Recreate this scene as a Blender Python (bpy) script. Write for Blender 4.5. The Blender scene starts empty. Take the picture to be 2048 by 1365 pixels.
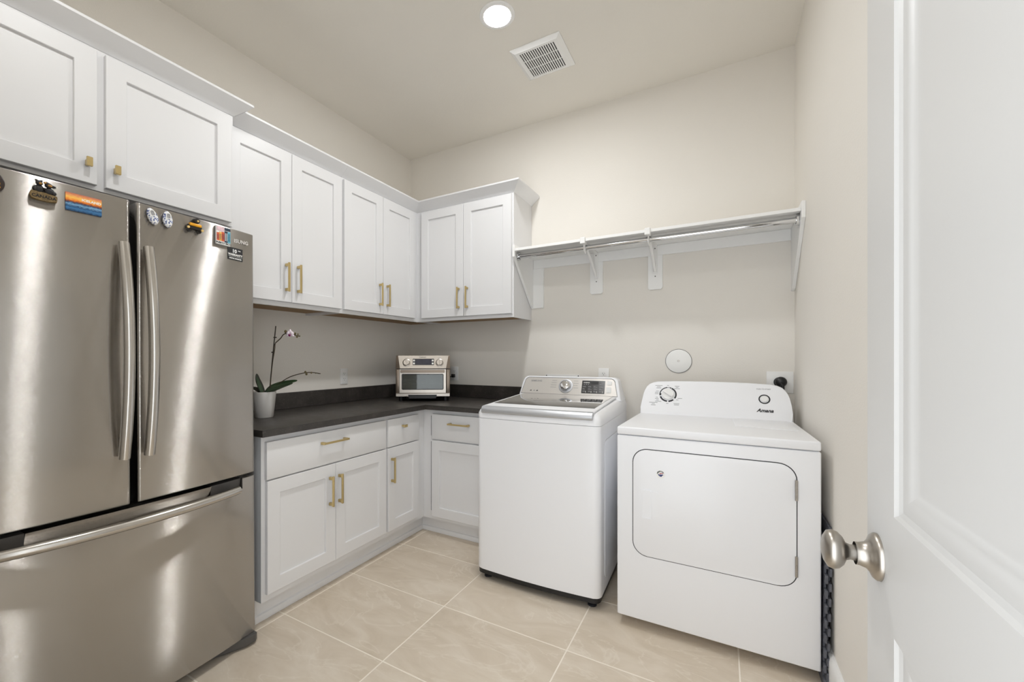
import bpy, bmesh, math, random
from mathutils import Matrix, Vector
PI = math.pi
random.seed(7)
sc = bpy.context.scene

# ------------------------------------------------------------------ camera, world, exposure
F_PX, U0, V0 = 845.47, 943.70, 715.69          # focal length and principal point for a 2048 x 1365 frame
cam_d = bpy.data.cameras.new('camera')
cam_d.sensor_width = 36.0
cam_d.lens = F_PX / 2048 * 36
cam_d.shift_x = (1024 - U0) / 2048
cam_d.shift_y = (V0 - 682.5) / 2048
cam_d.clip_start = 0.02
cam = bpy.data.objects.new('camera', cam_d)
sc.collection.objects.link(cam)
cam.location = (2.4152, -3.0121, 1.2425)
cam.rotation_euler = (PI / 2, 0, 0.5324)
sc.camera = cam

w = bpy.data.worlds.new('world'); sc.world = w; w.use_nodes = True
bg = w.node_tree.nodes['Background']
bg.inputs['Color'].default_value = (0.91, 0.955, 1.0, 1)      # daylight of the rooms beyond the doorway
bg.inputs['Strength'].default_value = 3.5
LAMP, LAMP2 = 320.0, 205.0                                     # radiance of the two ceiling lamp diffusers
sc.view_settings.view_transform = 'Standard'
sc.view_settings.look = 'None'
sc.view_settings.gamma = 1.0
sc.view_settings.use_curve_mapping = False
sc.view_settings.exposure = 0.0
sc.cycles.max_bounces = 12
sc.cycles.diffuse_bounces = 8
sc.cycles.glossy_bounces = 6
sc.cycles.caustics_reflective = False
sc.cycles.caustics_refractive = False
sc.cycles.sample_clamp_indirect = 8.0

# ------------------------------------------------------------------ materials
def S(r, g, b):
    f = lambda c: (c / 255 / 12.92) if c / 255 <= .04045 else ((c / 255 + .055) / 1.055) ** 2.4
    return (f(r), f(g), f(b), 1)
MATS = {}
def base_mat(name):
    m = bpy.data.materials.new(name); m.use_nodes = True
    nt = m.node_tree; p = nt.nodes['Principled BSDF']
    MATS[name] = m
    return m, nt, p
def noise(nt, scale, detail=3, rough=.55, coord='Object', stretch=None):
    tc = nt.nodes.new('ShaderNodeTexCoord'); n = nt.nodes.new('ShaderNodeTexNoise')
    n.inputs['Scale'].default_value = scale; n.inputs['Detail'].default_value = detail
    n.inputs['Roughness'].default_value = rough
    if stretch:
        mp = nt.nodes.new('ShaderNodeMapping'); mp.inputs['Scale'].default_value = stretch
        nt.links.new(tc.outputs[coord], mp.inputs[0]); nt.links.new(mp.outputs[0], n.inputs['Vector'])
    else:
        nt.links.new(tc.outputs[coord], n.inputs['Vector'])
    return n
def ramp(nt, src, stops):
    r = nt.nodes.new('ShaderNodeValToRGB'); e = r.color_ramp.elements
    while len(e) < len(stops): e.new(.5)
    for k, (p, c) in enumerate(stops): e[k].position = p; e[k].color = c
    nt.links.new(src, r.inputs[0]); return r
def pm(name, col, rough=.5, metal=0.0, var=0.04, vscale=6.0, bump=0.0, bscale=200.0, coat=0.0, spec=.5, aniso=0.0, stretch=None):
    m, nt, p = base_mat(name)
    n = noise(nt, vscale, stretch=stretch)
    a = tuple(c * (1 - var) for c in col[:3]) + (1,); b = tuple(min(1, c * (1 + var)) for c in col[:3]) + (1,)
    nt.links.new(ramp(nt, n.outputs['Fac'], [(.3, a), (.7, b)]).outputs[0], p.inputs['Base Color'])
    p.inputs['Roughness'].default_value = rough; p.inputs['Metallic'].default_value = metal
    p.inputs['Coat Weight'].default_value = coat; p.inputs['Coat Roughness'].default_value = .08
    p.inputs['Specular IOR Level'].default_value = spec
    if aniso:
        p.inputs['Anisotropic'].default_value = aniso
        p.inputs['Anisotropic Rotation'].default_value = .25
        t = nt.nodes.new('ShaderNodeTangent'); t.direction_type = 'RADIAL'; t.axis = 'Z'
        nt.links.new(t.outputs[0], p.inputs['Tangent'])
    if bump:
        bn = noise(nt, bscale, 2); bp = nt.nodes.new('ShaderNodeBump')
        bp.inputs['Strength'].default_value = bump; bp.inputs['Distance'].default_value = .002
        nt.links.new(bn.outputs['Fac'], bp.inputs['Height']); nt.links.new(bp.outputs[0], p.inputs['Normal'])
    return m

def brushed(name, k):
    """fine horizontal brushing: the normal leans up and down by tiny random amounts, so highlights run into vertical streaks"""
    nt = MATS[name].node_tree; N = nt.nodes; L = nt.links; p = N['Principled BSDF']
    g_ = N.new('ShaderNodeNewGeometry'); wn = N.new('ShaderNodeTexWhiteNoise'); wn.noise_dimensions = '3D'
    sc3 = N.new('ShaderNodeVectorMath'); sc3.operation = 'SCALE'; sc3.inputs['Scale'].default_value = 5000
    L.new(g_.outputs['Position'], sc3.inputs[0]); L.new(sc3.outputs[0], wn.inputs['Vector'])
    a = N.new('ShaderNodeMath'); a.operation = 'MULTIPLY_ADD'; a.inputs[1].default_value = 2; a.inputs[2].default_value = -1
    L.new(wn.outputs['Value'], a.inputs[0])
    b_ = N.new('ShaderNodeMath'); b_.operation = 'POWER'; b_.inputs[1].default_value = 3; L.new(a.outputs[0], b_.inputs[0])
    c_ = N.new('ShaderNodeMath'); c_.operation = 'MULTIPLY'; c_.inputs[1].default_value = k; L.new(b_.outputs[0], c_.inputs[0])
    cb = N.new('ShaderNodeCombineXYZ'); L.new(c_.outputs[0], cb.inputs['Z'])
    ad = N.new('ShaderNodeVectorMath'); ad.operation = 'ADD'; L.new(g_.outputs['Normal'], ad.inputs[0]); L.new(cb.outputs[0], ad.inputs[1])
    nm = N.new('ShaderNodeVectorMath'); nm.operation = 'NORMALIZE'; L.new(ad.outputs[0], nm.inputs[0])
    L.new(nm.outputs[0], p.inputs['Normal'])
pm('wall', S(229, 225, 218), .75, var=.012, vscale=1.5, bump=.28, bscale=130)
pm('ceiling', S(229, 225, 217), .85, var=.012, vscale=1.5, bump=.3, bscale=110)
pm('cabinet', S(223, 223, 224), .38, var=.008, vscale=3)
pm('trim', S(238, 238, 237), .4, var=.006, vscale=3)
pm('door_paint', S(204, 203, 201), .42, var=.006, vscale=2, bump=.04, bscale=90)
pm('wood', S(152, 118, 74), .55, var=.25, vscale=9, stretch=(1, 12, 1))
pm('brass', S(206, 184, 132), .32, 1.0, var=.03, vscale=20)
pm('steel', S(180, 176, 171), .135, 1.0, var=.02, vscale=3)
brushed('steel', 1.5)
pm('steel_handle', S(196, 192, 186), .22, 1.0, var=.02, vscale=10)
pm('steel_oven', S(188, 181, 172), .36, 1.0, var=.03, vscale=30)
pm('steel_side', S(128, 116, 104), .35, .8, var=.03, vscale=10)
pm('nickel', S(178, 172, 164), .34, 1.0, var=.03, vscale=30)
pm('chrome', S(225, 226, 228), .07, 1.0, var=.01)
pm('appliance', S(240, 241, 244), .40, var=.006, vscale=2, coat=.08)
pm('appliance_gray', S(110, 111, 113), .45, var=.04)
pm('plastic_white', S(236, 236, 235), .35, var=.008)
pm('plastic_black', S(20, 20, 22), .4, var=.1)
pm('plastic_gray', S(82, 80, 78), .45, var=.06)
pm('rubber', S(26, 27, 32), .7, var=.12, bump=.3, bscale=300)
pm('foam', S(92, 94, 102), .8, var=.15, bump=.5, bscale=400)
pm('gasket', S(18, 17, 17), .6, var=.1)
pm('gap', S(52, 53, 55), .6, var=.05)
pm('fridge_side', S(92, 90, 87), .5, var=.04, bump=.1, bscale=500)
pm('faceplate', S(206, 202, 197), .33, .35, var=.015)
pm('silver_bar', S(196, 198, 202), .34, .6, var=.01)
pm('ink_dark', S(34, 35, 38), .5, var=.05)
pm('ink_gray', S(150, 150, 151), .5, var=.05)
pm('ink_silver', S(214, 212, 208), .4, .2, var=.02)
pm('ink_white', S(240, 240, 238), .5, var=.02)
pm('ink_red', S(186, 62, 58), .5, var=.05)
pm('ink_blue', S(42, 50, 110), .5, var=.08)
pm('panel_black', S(44, 44, 47), .2, var=.04, coat=.5)
pm('display_blue', S(38, 40, 58), .15, var=.2, vscale=60, coat=.5)
pm('pot', S(226, 223, 219), .35, var=.01)
pm('leaf', S(34, 58, 30), .38, var=.3, vscale=14, coat=.15)
pm('leaf_dark', S(40, 42, 32), .45, var=.3, vscale=14)
pm('stem', S(62, 52, 34), .55, var=.3, vscale=40)
pm('stake', S(44, 34, 26), .6, var=.2, vscale=40)
pm('bud', S(94, 82, 46), .5, var=.25, vscale=60)
pm('petal', S(236, 222, 232), .5, var=.06, vscale=60)
pm('petal_lip', S(130, 24, 92), .5, var=.3, vscale=80)
pm('bark', S(98, 74, 50), .85, var=.4, vscale=60, bump=.6, bscale=150)
pm('grout', S(238, 230, 217), .9, var=.03, vscale=20)
pm('bear', S(26, 25, 27), .4, var=.3, vscale=60)
pm('bear_gold', S(176, 130, 62), .5, var=.3, vscale=90)
pm('log', S(124, 103, 66), .7, var=.35, vscale=120, bump=.6, bscale=400)
pm('magnet_brown', S(44, 32, 28), .35, var=.2)
pm('toy_yellow', S(226, 160, 32), .35, var=.1, vscale=60)
pm('toy_black', S(30, 26, 22), .35, var=.3, vscale=80)
pm('lamp_gold', S(214, 184, 120), .3, var=.1)
pm('card_red', S(206, 92, 60), .5, var=.2, vscale=90)
pm('card_yellow', S(228, 178, 92), .5, var=.2, vscale=90)
pm('card_teal', S(104, 176, 198), .5, var=.2, vscale=90)
pm('card_pink', S(220, 190, 196), .5, var=.2, vscale=90)
pm('card_navy', S(40, 52, 70), .5, var=.2, vscale=90)
pm('oven_inside', S(96, 90, 80), .5, .3, var=.1)

def m_tile():
    m, nt, p = base_mat('tile')
    tc = nt.nodes.new('ShaderNodeTexCoord'); oi = nt.nodes.new('ShaderNodeObjectInfo')
    mul = nt.nodes.new('ShaderNodeVectorMath'); mul.operation = 'SCALE'; mul.inputs['Scale'].default_value = 40
    nt.links.new(oi.outputs['Random'], mul.inputs[0])
    addn = nt.nodes.new('ShaderNodeVectorMath'); addn.operation = 'ADD'
    nt.links.new(tc.outputs['Object'], addn.inputs[0]); nt.links.new(mul.outputs[0], addn.inputs[1])
    mp = nt.nodes.new('ShaderNodeMapping'); mp.inputs['Rotation'].default_value = (0, 0, .5); mp.inputs['Scale'].default_value = (1, 2.3, 1)
    nt.links.new(addn.outputs[0], mp.inputs[0])
    n1 = nt.nodes.new('ShaderNodeTexNoise'); n1.inputs['Scale'].default_value = 3.2; n1.inputs['Detail'].default_value = 8; n1.inputs['Roughness'].default_value = .62; n1.inputs['Distortion'].default_value = .9
    nt.links.new(mp.outputs[0], n1.inputs['Vector'])
    r1 = ramp(nt, n1.outputs['Fac'], [(.28, S(198, 184, 164)), (.5, S(209, 196, 178)), (.72, S(219, 208, 192))])
    n2 = nt.nodes.new('ShaderNodeTexNoise'); n2.inputs['Scale'].default_value = 2.0; n2.inputs['Detail'].default_value = 6; n2.inputs['Distortion'].default_value = 1.6
    nt.links.new(mp.outputs[0], n2.inputs['Vector'])
    r2 = ramp(nt, n2.outputs['Fac'], [(.485, (0, 0, 0, 1)), (.5, (1, 1, 1, 1)), (.515, (0, 0, 0, 1))])
    mx = nt.nodes.new('ShaderNodeMix'); mx.data_type = 'RGBA'; mx.inputs[7].default_value = S(228, 219, 205)
    sc_ = nt.nodes.new('ShaderNodeMath'); sc_.operation = 'MULTIPLY'; sc_.inputs[1].default_value = .4
    nt.links.new(r2.outputs[0], sc_.inputs[0]); nt.links.new(sc_.outputs[0], mx.inputs[0])
    nt.links.new(r1.outputs[0], mx.inputs[6]); nt.links.new(mx.outputs[2], p.inputs['Base Color'])
    p.inputs['Roughness'].default_value = .42
m_tile()
def m_counter():
    m, nt, p = base_mat('counter')
    n1 = noise(nt, 9, 6, .65); n2 = noise(nt, 120, 2)
    r1 = ramp(nt, n1.outputs['Fac'], [(.3, S(46, 43, 41)), (.55, S(60, 56, 53)), (.75, S(78, 73, 69))])
    r2 = ramp(nt, n2.outputs['Fac'], [(.62, (0, 0, 0, 1)), (.75, (.06, .055, .05, 1))])
    ad = nt.nodes.new('ShaderNodeMix'); ad.data_type = 'RGBA'; ad.blend_type = 'ADD'; ad.inputs[0].default_value = 1
    nt.links.new(r1.outputs[0], ad.inputs[6]); nt.links.new(r2.outputs[0], ad.inputs[7])
    nt.links.new(ad.outputs[2], p.inputs['Base Color'])
    rr = ramp(nt, n1.outputs['Fac'], [(.3, (.3, .3, .3, 1)), (.7, (.44, .44, .44, 1))])
    nt.links.new(rr.outputs[0], p.inputs['Roughness'])
m_counter()
def m_emit(name, power):
    m, nt, p = base_mat(name)
    n = noise(nt, 3)
    nt.links.new(ramp(nt, n.outputs['Fac'], [(.3, (.98, .992, 1, 1)), (.7, (.985, .995, 1, 1))]).outputs[0], p.inputs['Emission Color'])
    p.inputs['Emission Strength'].default_value = power
m_emit('lamp', LAMP); m_emit('lamp_entrance', LAMP2)
def m_glass(name, tint, alpha_mix, rough=.03):
    m, nt, p = base_mat(name)
    n = noise(nt, 2)
    nt.links.new(ramp(nt, n.outputs['Fac'], [(.3, tint), (.7, tuple(c * .9 for c in tint[:3]) + (1,))]).outputs[0], p.inputs['Base Color'])
    p.inputs['Roughness'].default_value = rough
    p.inputs['Transmission Weight'].default_value = alpha_mix
    p.inputs['IOR'].default_value = 1.5
m_glass('oven_glass', S(170, 178, 172), .9)
m_glass('lid_glass', S(58, 56, 53), 0, .05)
MATS['lid_glass'].node_tree.nodes['Principled BSDF'].inputs['Coat Weight'].default_value = 1
MATS['lid_glass'].node_tree.nodes['Principled BSDF'].inputs['Specular IOR Level'].default_value = .9
def m_sunset():
    m, nt, p = base_mat('sunset_print')
    tc = nt.nodes.new('ShaderNodeTexCoord'); sep = nt.nodes.new('ShaderNodeSeparateXYZ')
    nt.links.new(tc.outputs['Generated'], sep.inputs[0])
    n = noise(nt, 5, 6, .65, 'Generated', (2.2, 1, 4))
    ma = nt.nodes.new('ShaderNodeMath'); ma.operation = 'MULTIPLY_ADD'; ma.inputs[1].default_value = .34; 
    nt.links.new(n.outputs['Fac'], ma.inputs[0]); nt.links.new(sep.outputs['Z'], ma.inputs[2])
    sb = nt.nodes.new('ShaderNodeMath'); sb.operation = 'SUBTRACT'; sb.inputs[1].default_value = .17
    nt.links.new(ma.outputs[0], sb.inputs[0])
    r = ramp(nt, sb.outputs[0], [(.0, S(20, 52, 88)), (.16, S(58, 116, 164)), (.26, S(26, 66, 110)), (.38, S(120, 168, 204)), (.47, S(44, 62, 92)), (.52, S(120, 62, 48)), (.6, S(238, 130, 40)), (.74, S(252, 196, 92)), (.88, S(232, 152, 96)), (1, S(196, 110, 92))])
    nt.links.new(r.outputs[0], p.inputs['Base Color']); p.inputs['Roughness'].default_value = .25
m_sunset()
def m_delft():
    m, nt, p = base_mat('delft')
    tc = nt.nodes.new('ShaderNodeTexCoord'); v = nt.nodes.new('ShaderNodeTexNoise')
    v.inputs['Scale'].default_value = 170; v.inputs['Detail'].default_value = 3
    nt.links.new(tc.outputs['Object'], v.inputs['Vector'])
    r = ramp(nt, v.outputs['Fac'], [(.40, S(44, 62, 122)), (.46, S(150, 164, 200)), (.5, S(240, 240, 240))])
    nt.links.new(r.outputs[0], p.inputs['Base Color']); p.inputs['Roughness'].default_value = .2
m_delft()

# ------------------------------------------------------------------ mesh helpers
C = sc.collection
def add(bm, verts, faces):
    vs = [bm.verts.new(v) for v in verts]
    for f in faces:
        try: bm.faces.new([vs[i] for i in f])
        except ValueError: pass
    return vs
def box(bm, x0, x1, y0, y1, z0, z1, b=0, seg=2):
    vs = add(bm, [(x, y, z) for x in (x0, x1) for y in (y0, y1) for z in (z0, z1)],
             [(0, 1, 3, 2), (4, 6, 7, 5), (0, 4, 5, 1), (2, 3, 7, 6), (0, 2, 6, 4), (1, 5, 7, 3)])
    if b:
        es = list({e for v in vs for e in v.link_edges})
        bmesh.ops.bevel(bm, geom=es, offset=b, segments=seg, profile=.5, affect='EDGES')
def rrect(x0, x1, z0, z1, r, n=6):
    rs = r if isinstance(r, (tuple, list)) else (r,) * 4          # bottom-left, bottom-right, top-right, top-left
    out = []
    for (cx, cz, a0, q) in ((x0 + rs[0], z0 + rs[0], PI, rs[0]), (x1 - rs[1], z0 + rs[1], 1.5 * PI, rs[1]), (x1 - rs[2], z1 - rs[2], 0, rs[2]), (x0 + rs[3], z1 - rs[3], .5 * PI, rs[3])):
        for k in range(n + 1):
            a = a0 + .5 * PI * k / n
            out.append((cx + q * math.cos(a), cz + q * math.sin(a)))
    return out
def prism(bm, poly, d0, d1, axis='y', b=0, seg=2):
    """extrude a 2D outline; axis y: outline is (x,z); axis x: (y,z); axis z: (x,y)"""
    f = {'y': lambda p, d: (p[0], d, p[1]), 'x': lambda p, d: (d, p[0], p[1]), 'z': lambda p, d: (p[0], p[1], d)}[axis]
    n = len(poly)
    vs = add(bm, [f(p, d0) for p in poly] + [f(p, d1) for p in poly],
             [tuple(range(n)), tuple(range(2 * n - 1, n - 1, -1))] + [(i, (i + 1) % n, n + (i + 1) % n, n + i) for i in range(n)])
    if b:
        bm.edges.index_update()
        es = [e for e in {e for v in vs for e in v.link_edges} if len(e.link_faces) == 2 and any(len(q.verts) == n for q in e.link_faces)]
        bmesh.ops.bevel(bm, geom=es, offset=b, segments=seg, profile=.5, affect='EDGES')
def ring(bm, outer, inner, d0, d1, axis='y'):
    f = {'y': lambda p, d: (p[0], d, p[1]), 'x': lambda p, d: (d, p[0], p[1]), 'z': lambda p, d: (p[0], p[1], d)}[axis]
    n = len(outer)
    V = [f(p, d0) for p in outer] + [f(p, d0) for p in inner] + [f(p, d1) for p in outer] + [f(p, d1) for p in inner]
    F = []
    for i in range(n):
        j = (i + 1) % n
        F += [(i, j, n + j, n + i), (2 * n + i, 3 * n + i, 3 * n + j, 2 * n + j), (i, 2 * n + i, 2 * n + j, j), (n + i, n + j, 3 * n + j, 3 * n + i)]
    add(bm, V, F)
def tube(bm, pts, r, seg=10, sx=1.0, up=None, roll=0.0):
    pts = [Vector(p) for p in pts]; n = len(pts)
    rs = r if isinstance(r, (list, tuple)) else [r] * n
    rings = []
    ref = Vector(up) if up else None
    for i, p in enumerate(pts):
        t = (pts[min(i + 1, n - 1)] - pts[max(i - 1, 0)]).normalized()
        u = ref or (Vector((0, 0, 1)) if abs(t.z) < .9 else Vector((1, 0, 0)))
        a = t.cross(u).normalized(); b_ = a.cross(t).normalized()
        rings.append([bm.verts.new(p + a * (rs[i] * sx * math.cos(2 * PI * k / seg + roll)) + b_ * (rs[i] * math.sin(2 * PI * k / seg + roll))) for k in range(seg)])
    for i in range(n - 1):
        for k in range(seg):
            bm.faces.new((rings[i][k], rings[i][(k + 1) % seg], rings[i + 1][(k + 1) % seg], rings[i + 1][k]))
    bm.faces.new(rings[0][::-1]); bm.faces.new(rings[-1])
def lathe(bm, prof, seg=32, M=None):
    M = M or Matrix()
    rings = []
    for (r, z) in prof:
        if r < 1e-6: rings.append([bm.verts.new(M @ Vector((0, 0, z)))])
        else: rings.append([bm.verts.new(M @ Vector((r * math.cos(2 * PI * k / seg), r * math.sin(2 * PI * k / seg), z))) for k in range(seg)])
    for a, b_ in zip(rings, rings[1:]):
        for k in range(seg):
            q = [a[k % len(a)], a[(k + 1) % len(a)], b_[(k + 1) % len(b_)], b_[k % len(b_)]]
            q2 = []
            for v in q:
                if v not in q2: q2.append(v)
            if len(q2) > 2: bm.faces.new(q2)
def T(x, y, z): return Matrix.Translation((x, y, z))
TOFRONT = Matrix.Rotation(PI / 2, 4, 'X')          # local +z of a lathe points to -y (towards the viewer)
OFF = {}
def root_of(o):
    while o.parent: o = o.parent
    return o
def mk(name, bm, mat, parent=None, smooth=35, kind=None, bev=None):
    if isinstance(bm, bpy.types.Mesh): me = bm
    else:
        bmesh.ops.recalc_face_normals(bm, faces=bm.faces[:])
        me = bpy.data.meshes.new(name); bm.to_mesh(me); bm.free()
    if parent is not None:
        z = OFF.get(root_of(parent).name, 0)
        if z: me.transform(T(0, 0, -z))
    if smooth:
        me.shade_smooth(); me.set_sharp_from_angle(angle=math.radians(smooth))
    me.materials.clear(); me.materials.append(MATS[mat])
    o = bpy.data.objects.new(name, me); C.objects.link(o)
    if parent is not None: o.parent = parent
    if kind: o['kind'] = kind
    return o
def B(): return bmesh.new()
def bxo(name, mat, parent, *a, b=0, seg=2, **k):
    bm = B(); box(bm, *a, b=b, seg=seg); return mk(name, bm, mat, parent, **k)
def tag(o, label, cat, group=None):
    o['label'] = label; o['category'] = cat
    if group: o['group'] = group
    return o
def thing(name, label, cat, loc, rz=0, rx=0, group=None, off=None):
    o = bpy.data.objects.new(name, None); C.objects.link(o)
    o.empty_display_size = .1
    o.location = loc; o.rotation_euler = (rx, 0, rz)
    OFF[o.name] = loc[2] if off is None else off
    return tag(o, label, cat, group)
def text(name, s, size, mat, parent, x, y, z, align='CENTER', shear=0, off=0, depth=.0004, tilt=0.0, sx=1.0, rot=0.0, label=None):
    """flat lettering facing -y, centred at x, baseline at z"""
    cu = bpy.data.curves.new('lettering', 'FONT'); cu.body = s; cu.size = size; cu.align_x = align
    cu.shear = shear; cu.offset = off; cu.extrude = depth; cu.resolution_u = 2
    ob = bpy.data.objects.new('lettering', cu); C.objects.link(ob)
    dg = bpy.context.evaluated_depsgraph_get()
    me = bpy.data.meshes.new_from_object(ob.evaluated_get(dg))
    bpy.data.objects.remove(ob); bpy.data.curves.remove(cu)
    M = T(x, y, z) @ Matrix.Rotation(tilt, 4, 'X') @ Matrix.Rotation(rot, 4, 'Y') @ TOFRONT @ Matrix.Diagonal((sx, 1, 1, 1))
    me.transform(M)
    o = mk(name, me, mat, parent, smooth=0)
    if label: o['label'] = label
    return o
def struct(name, bm, mat, **k): return mk(name, bm, mat, None, kind='structure', **k)

# ------------------------------------------------------------------ room shell
W, H, YF = 2.778, 3.026, -2.93
bm = B(); box(bm, -.12, 0, YF - .12, .12, 0, H); struct('wall_left', bm, 'wall', smooth=0)
bm = B(); box(bm, 0, W, 0, .12, 0, H); struct('wall_back', bm, 'wall', smooth=0)
bm = B(); box(bm, W, W + .12, YF - .12, .12, 0, H); struct('wall_right', bm, 'wall', smooth=0)
DX0, DX1, DH = 1.78, 2.66, 2.06                                # doorway in the front wall
bm = B()
box(bm, 0, DX0, YF - .11, YF, 0, H); box(bm, DX1, W, YF - .11, YF, 0, H); box(bm, DX0, DX1, YF - .11, YF, DH, H)
struct('wall_front', bm, 'wall', smooth=0)
bm = B(); box(bm, -.12, W + .12, YF - .12, .12, H, H + .1); struct('ceiling', bm, 'ceiling', smooth=0)
bm = B(); box(bm, 0, W, YF - .11, 0, -.1, -.0012); fl = struct('floor', bm, 'grout', smooth=0)
TP, TQ, TX, TY = .6278, .4442, .5954, -1.7074
g = .0030
for i in range(-1, 4):
    for j in range(-3, 5):
        x0, x1 = max(TX + i * TP, 0), min(TX + (i + 1) * TP, W)
        y0, y1 = max(TY + j * TQ, YF - .11), min(TY + (j + 1) * TQ, 0)
        if x1 - x0 < .02 or y1 - y0 < .02: continue
        bm = B(); box(bm, x0 + g - (x0 + x1) / 2, x1 - g - (x0 + x1) / 2, y0 + g - (y0 + y1) / 2, y1 - g - (y0 + y1) / 2, -.008, 0, .0008, 1)
        o = mk('tile', bm, 'tile', fl); o.location = ((x0 + x1) / 2, (y0 + y1) / 2, 0)
bm = B()
prism(bm, [(W, 0), (W - .016, 0), (W - .016, .11), (W - .012, .125), (W - .006, .135), (W, .135)], YF, 0)
struct('baseboard_right', bm, 'trim')
bm = B()
prism(bm, [(0, 0), (-.016, 0), (-.016, .11), (-.012, .125), (-.006, .135), (0, .135)], 0, W - .75 - 1.21, axis='x')
for v in bm.verts: v.co.x += 1.225
struct('baseboard_back', bm, 'trim')
bm = B()
for (x0, x1, z0, z1) in ((DX0 - .07, DX0, 0, DH + .07), (DX1, DX1 + .07, 0, DH + .07), (DX0, DX1, DH, DH + .07)):
    box(bm, x0, x1, YF, YF + .014, z0, z1, .004, 1)
struct('trim_1', bm, 'trim')

# ------------------------------------------------------------------ door standing open on the right
DW, DTH = .80, .036
dr = bpy.data.objects.new('door_1', None); C.objects.link(dr); dr['kind'] = 'structure'
dr.location = (2.617, -2.109, .012); dr.rotation_euler = (0, 0, -PI / 2)
bm = B()
SX0, SX1 = .120, DW - .120
panels = [(.24, .862 - .012), (1.026 - .012, 1.90)]
xs = [0, SX0, SX1, DW]; zs = [0, panels[0][0], panels[0][1], panels[1][0], panels[1][1], 2.03]
for a in range(3):
    for b_ in range(5):
        if a == 1 and b_ in (1, 3): continue
        add(bm, [(xs[a], 0, zs[b_]), (xs[a + 1], 0, zs[b_]), (xs[a + 1], 0, zs[b_ + 1]), (xs[a], 0, zs[b_ + 1])], [(0, 1, 2, 3)])
prof = [(0, 0), (.004, .004), (.010, .0065), (.016, .006), (.024, .006), (.032, .0085), (.040, .012), (.046, .0125), (.085, .0125), (.110, .007)]
for (z0, z1) in panels:
    rings = [add(bm, [(SX0 + d, y, z0 + d), (SX1 - d, y, z0 + d), (SX1 - d, y, z1 - d), (SX0 + d, y, z1 - d)], []) for (d, y) in prof[:8]]
    for r0, r1 in zip(rings, rings[1:]):
        for k in range(4): bm.faces.new((r0[k], r0[(k + 1) % 4], r1[(k + 1) % 4], r1[k]))
    bm.faces.new(rings[-1])
box(bm, 0, DW, .013, DTH, 0, 2.03)
add(bm, [(0, 0, 0), (0, .013, 0), (0, .013, 2.03), (0, 0, 2.03)], [(0, 1, 2, 3)])
add(bm, [(0, 0, 2.03), (DW, 0, 2.03), (DW, .013, 2.03), (0, .013, 2.03)], [(0, 1, 2, 3)])
bmesh.ops.remove_doubles(bm, verts=bm.verts[:], dist=1e-5)
mk('door_leaf', bm, 'door_paint', dr, smooth=20)
kn = T(.052, 0, .945 - .012) @ TOFRONT
bm = B(); lathe(bm, [(0, 0), (.034, 0), (.034, .003), (.031, .007), (.024, .010), (.019, .014), (.0165, .022), (.0165, .026)], 40, kn); rose = mk('knob_rose', bm, 'nickel', dr, smooth=50)
bm = B(); lathe(bm, [(.0115, .024), (.0105, .034), (.0125, .040), (.020, .044), (.0255, .050), (.0275, .057), (.0255, .064), (.018, .069), (.008, .0715), (0, .072)], 40, kn @ Matrix.Diagonal((1, 1.06, .92, 1))); knb = mk('door_knob', bm, 'nickel', rose, smooth=50)
bm = B(); lathe(bm, [(0, 0), (.003, 0), (.003, .0012), (0, .0012)], 12, T(.052, -.0058, .945 - .012 - .027) @ TOFRONT); mk('screw', bm, 'plastic_black', rose)

# ------------------------------------------------------------------ cabinetry
def pull(parent, cx, cz, y, length=.16, vertical=True):
    """square bar pull; y is the face it is mounted on (front towards -y)"""
    bm = B(); h = length / 2; s = .0052
    def bb(u0, u1, y0, y1, t):
        if vertical: box(bm, cx - t, cx + t, y0, y1, cz + u0, cz + u1, .0008, 1)
        else: box(bm, cx + u0, cx + u1, y0, y1, cz - t, cz + t, .0008, 1)
    bb(-h, h, y - .033, y - .024, s)
    for q in (-1, 1):
        c_ = q * (h - .012)
        bb(c_ - .0075, c_ + .0075, y - .026, y, .0065)
    return mk('handle', bm, 'brass', parent, smooth=30)
def knob_block(parent, cx, cz, y, vertical=True):
    bm = B()
    a, b_ = (.0085, .0165) if vertical else (.0165, .0085)
    box(bm, cx - a, cx + a, y - .030, y - .020, cz - b_, cz + b_, .0008, 1)
    box(bm, cx - a * .62, cx + a * .62, y - .022, y, cz - b_ * .62, cz + b_ * .62, .0006, 1)
    return mk('knob', bm, 'brass', parent, smooth=30)
def shaker(parent, x0, x1, z0, z1, y, st=.066, name='door'):
    """shaker leaf 20 mm thick, front face at y-.02 ; recessed panel is a sub-part"""
    bm = B(); f = y - .020
    O = [(x0, z0), (x1, z0), (x1, z1), (x0, z1)]; I = [(x0 + st, z0 + st), (x1 - st, z0 + st), (x1 - st, z1 - st), (x0 + st, z1 - st)]
    e = .0018
    Oe = [(x0 + e, z0 + e), (x1 - e, z0 + e), (x1 - e, z1 - e), (x0 + e, z1 - e)]
    Ie = [(x0 + st - e, z0 + st - e), (x1 - st + e, z0 + st - e), (x1 - st + e, z1 - st + e), (x0 + st - e, z1 - st + e)]
    L = [[bm.verts.new((p[0], d, p[1])) for p in P] for (P, d) in ((O, y - .0005), (O, f + e), (Oe, f), (Ie, f), (I, f + e), (I, f + .011), (I, y - .0005))]
    for a, b_ in zip(L, L[1:] + L[:1]):
        for k in range(4): bm.faces.new((a[k], a[(k + 1) % 4], b_[(k + 1) % 4], b_[k]))
    d = mk(name, bm, 'cabinet', parent, smooth=0)
    bm = B(); box(bm, x0 + st - .004, x1 - st + .004, f + .010, y - .003, z0 + st - .004, z1 - st + .004)
    mk('panel', bm, 'cabinet', d, smooth=0)
    return d
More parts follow.
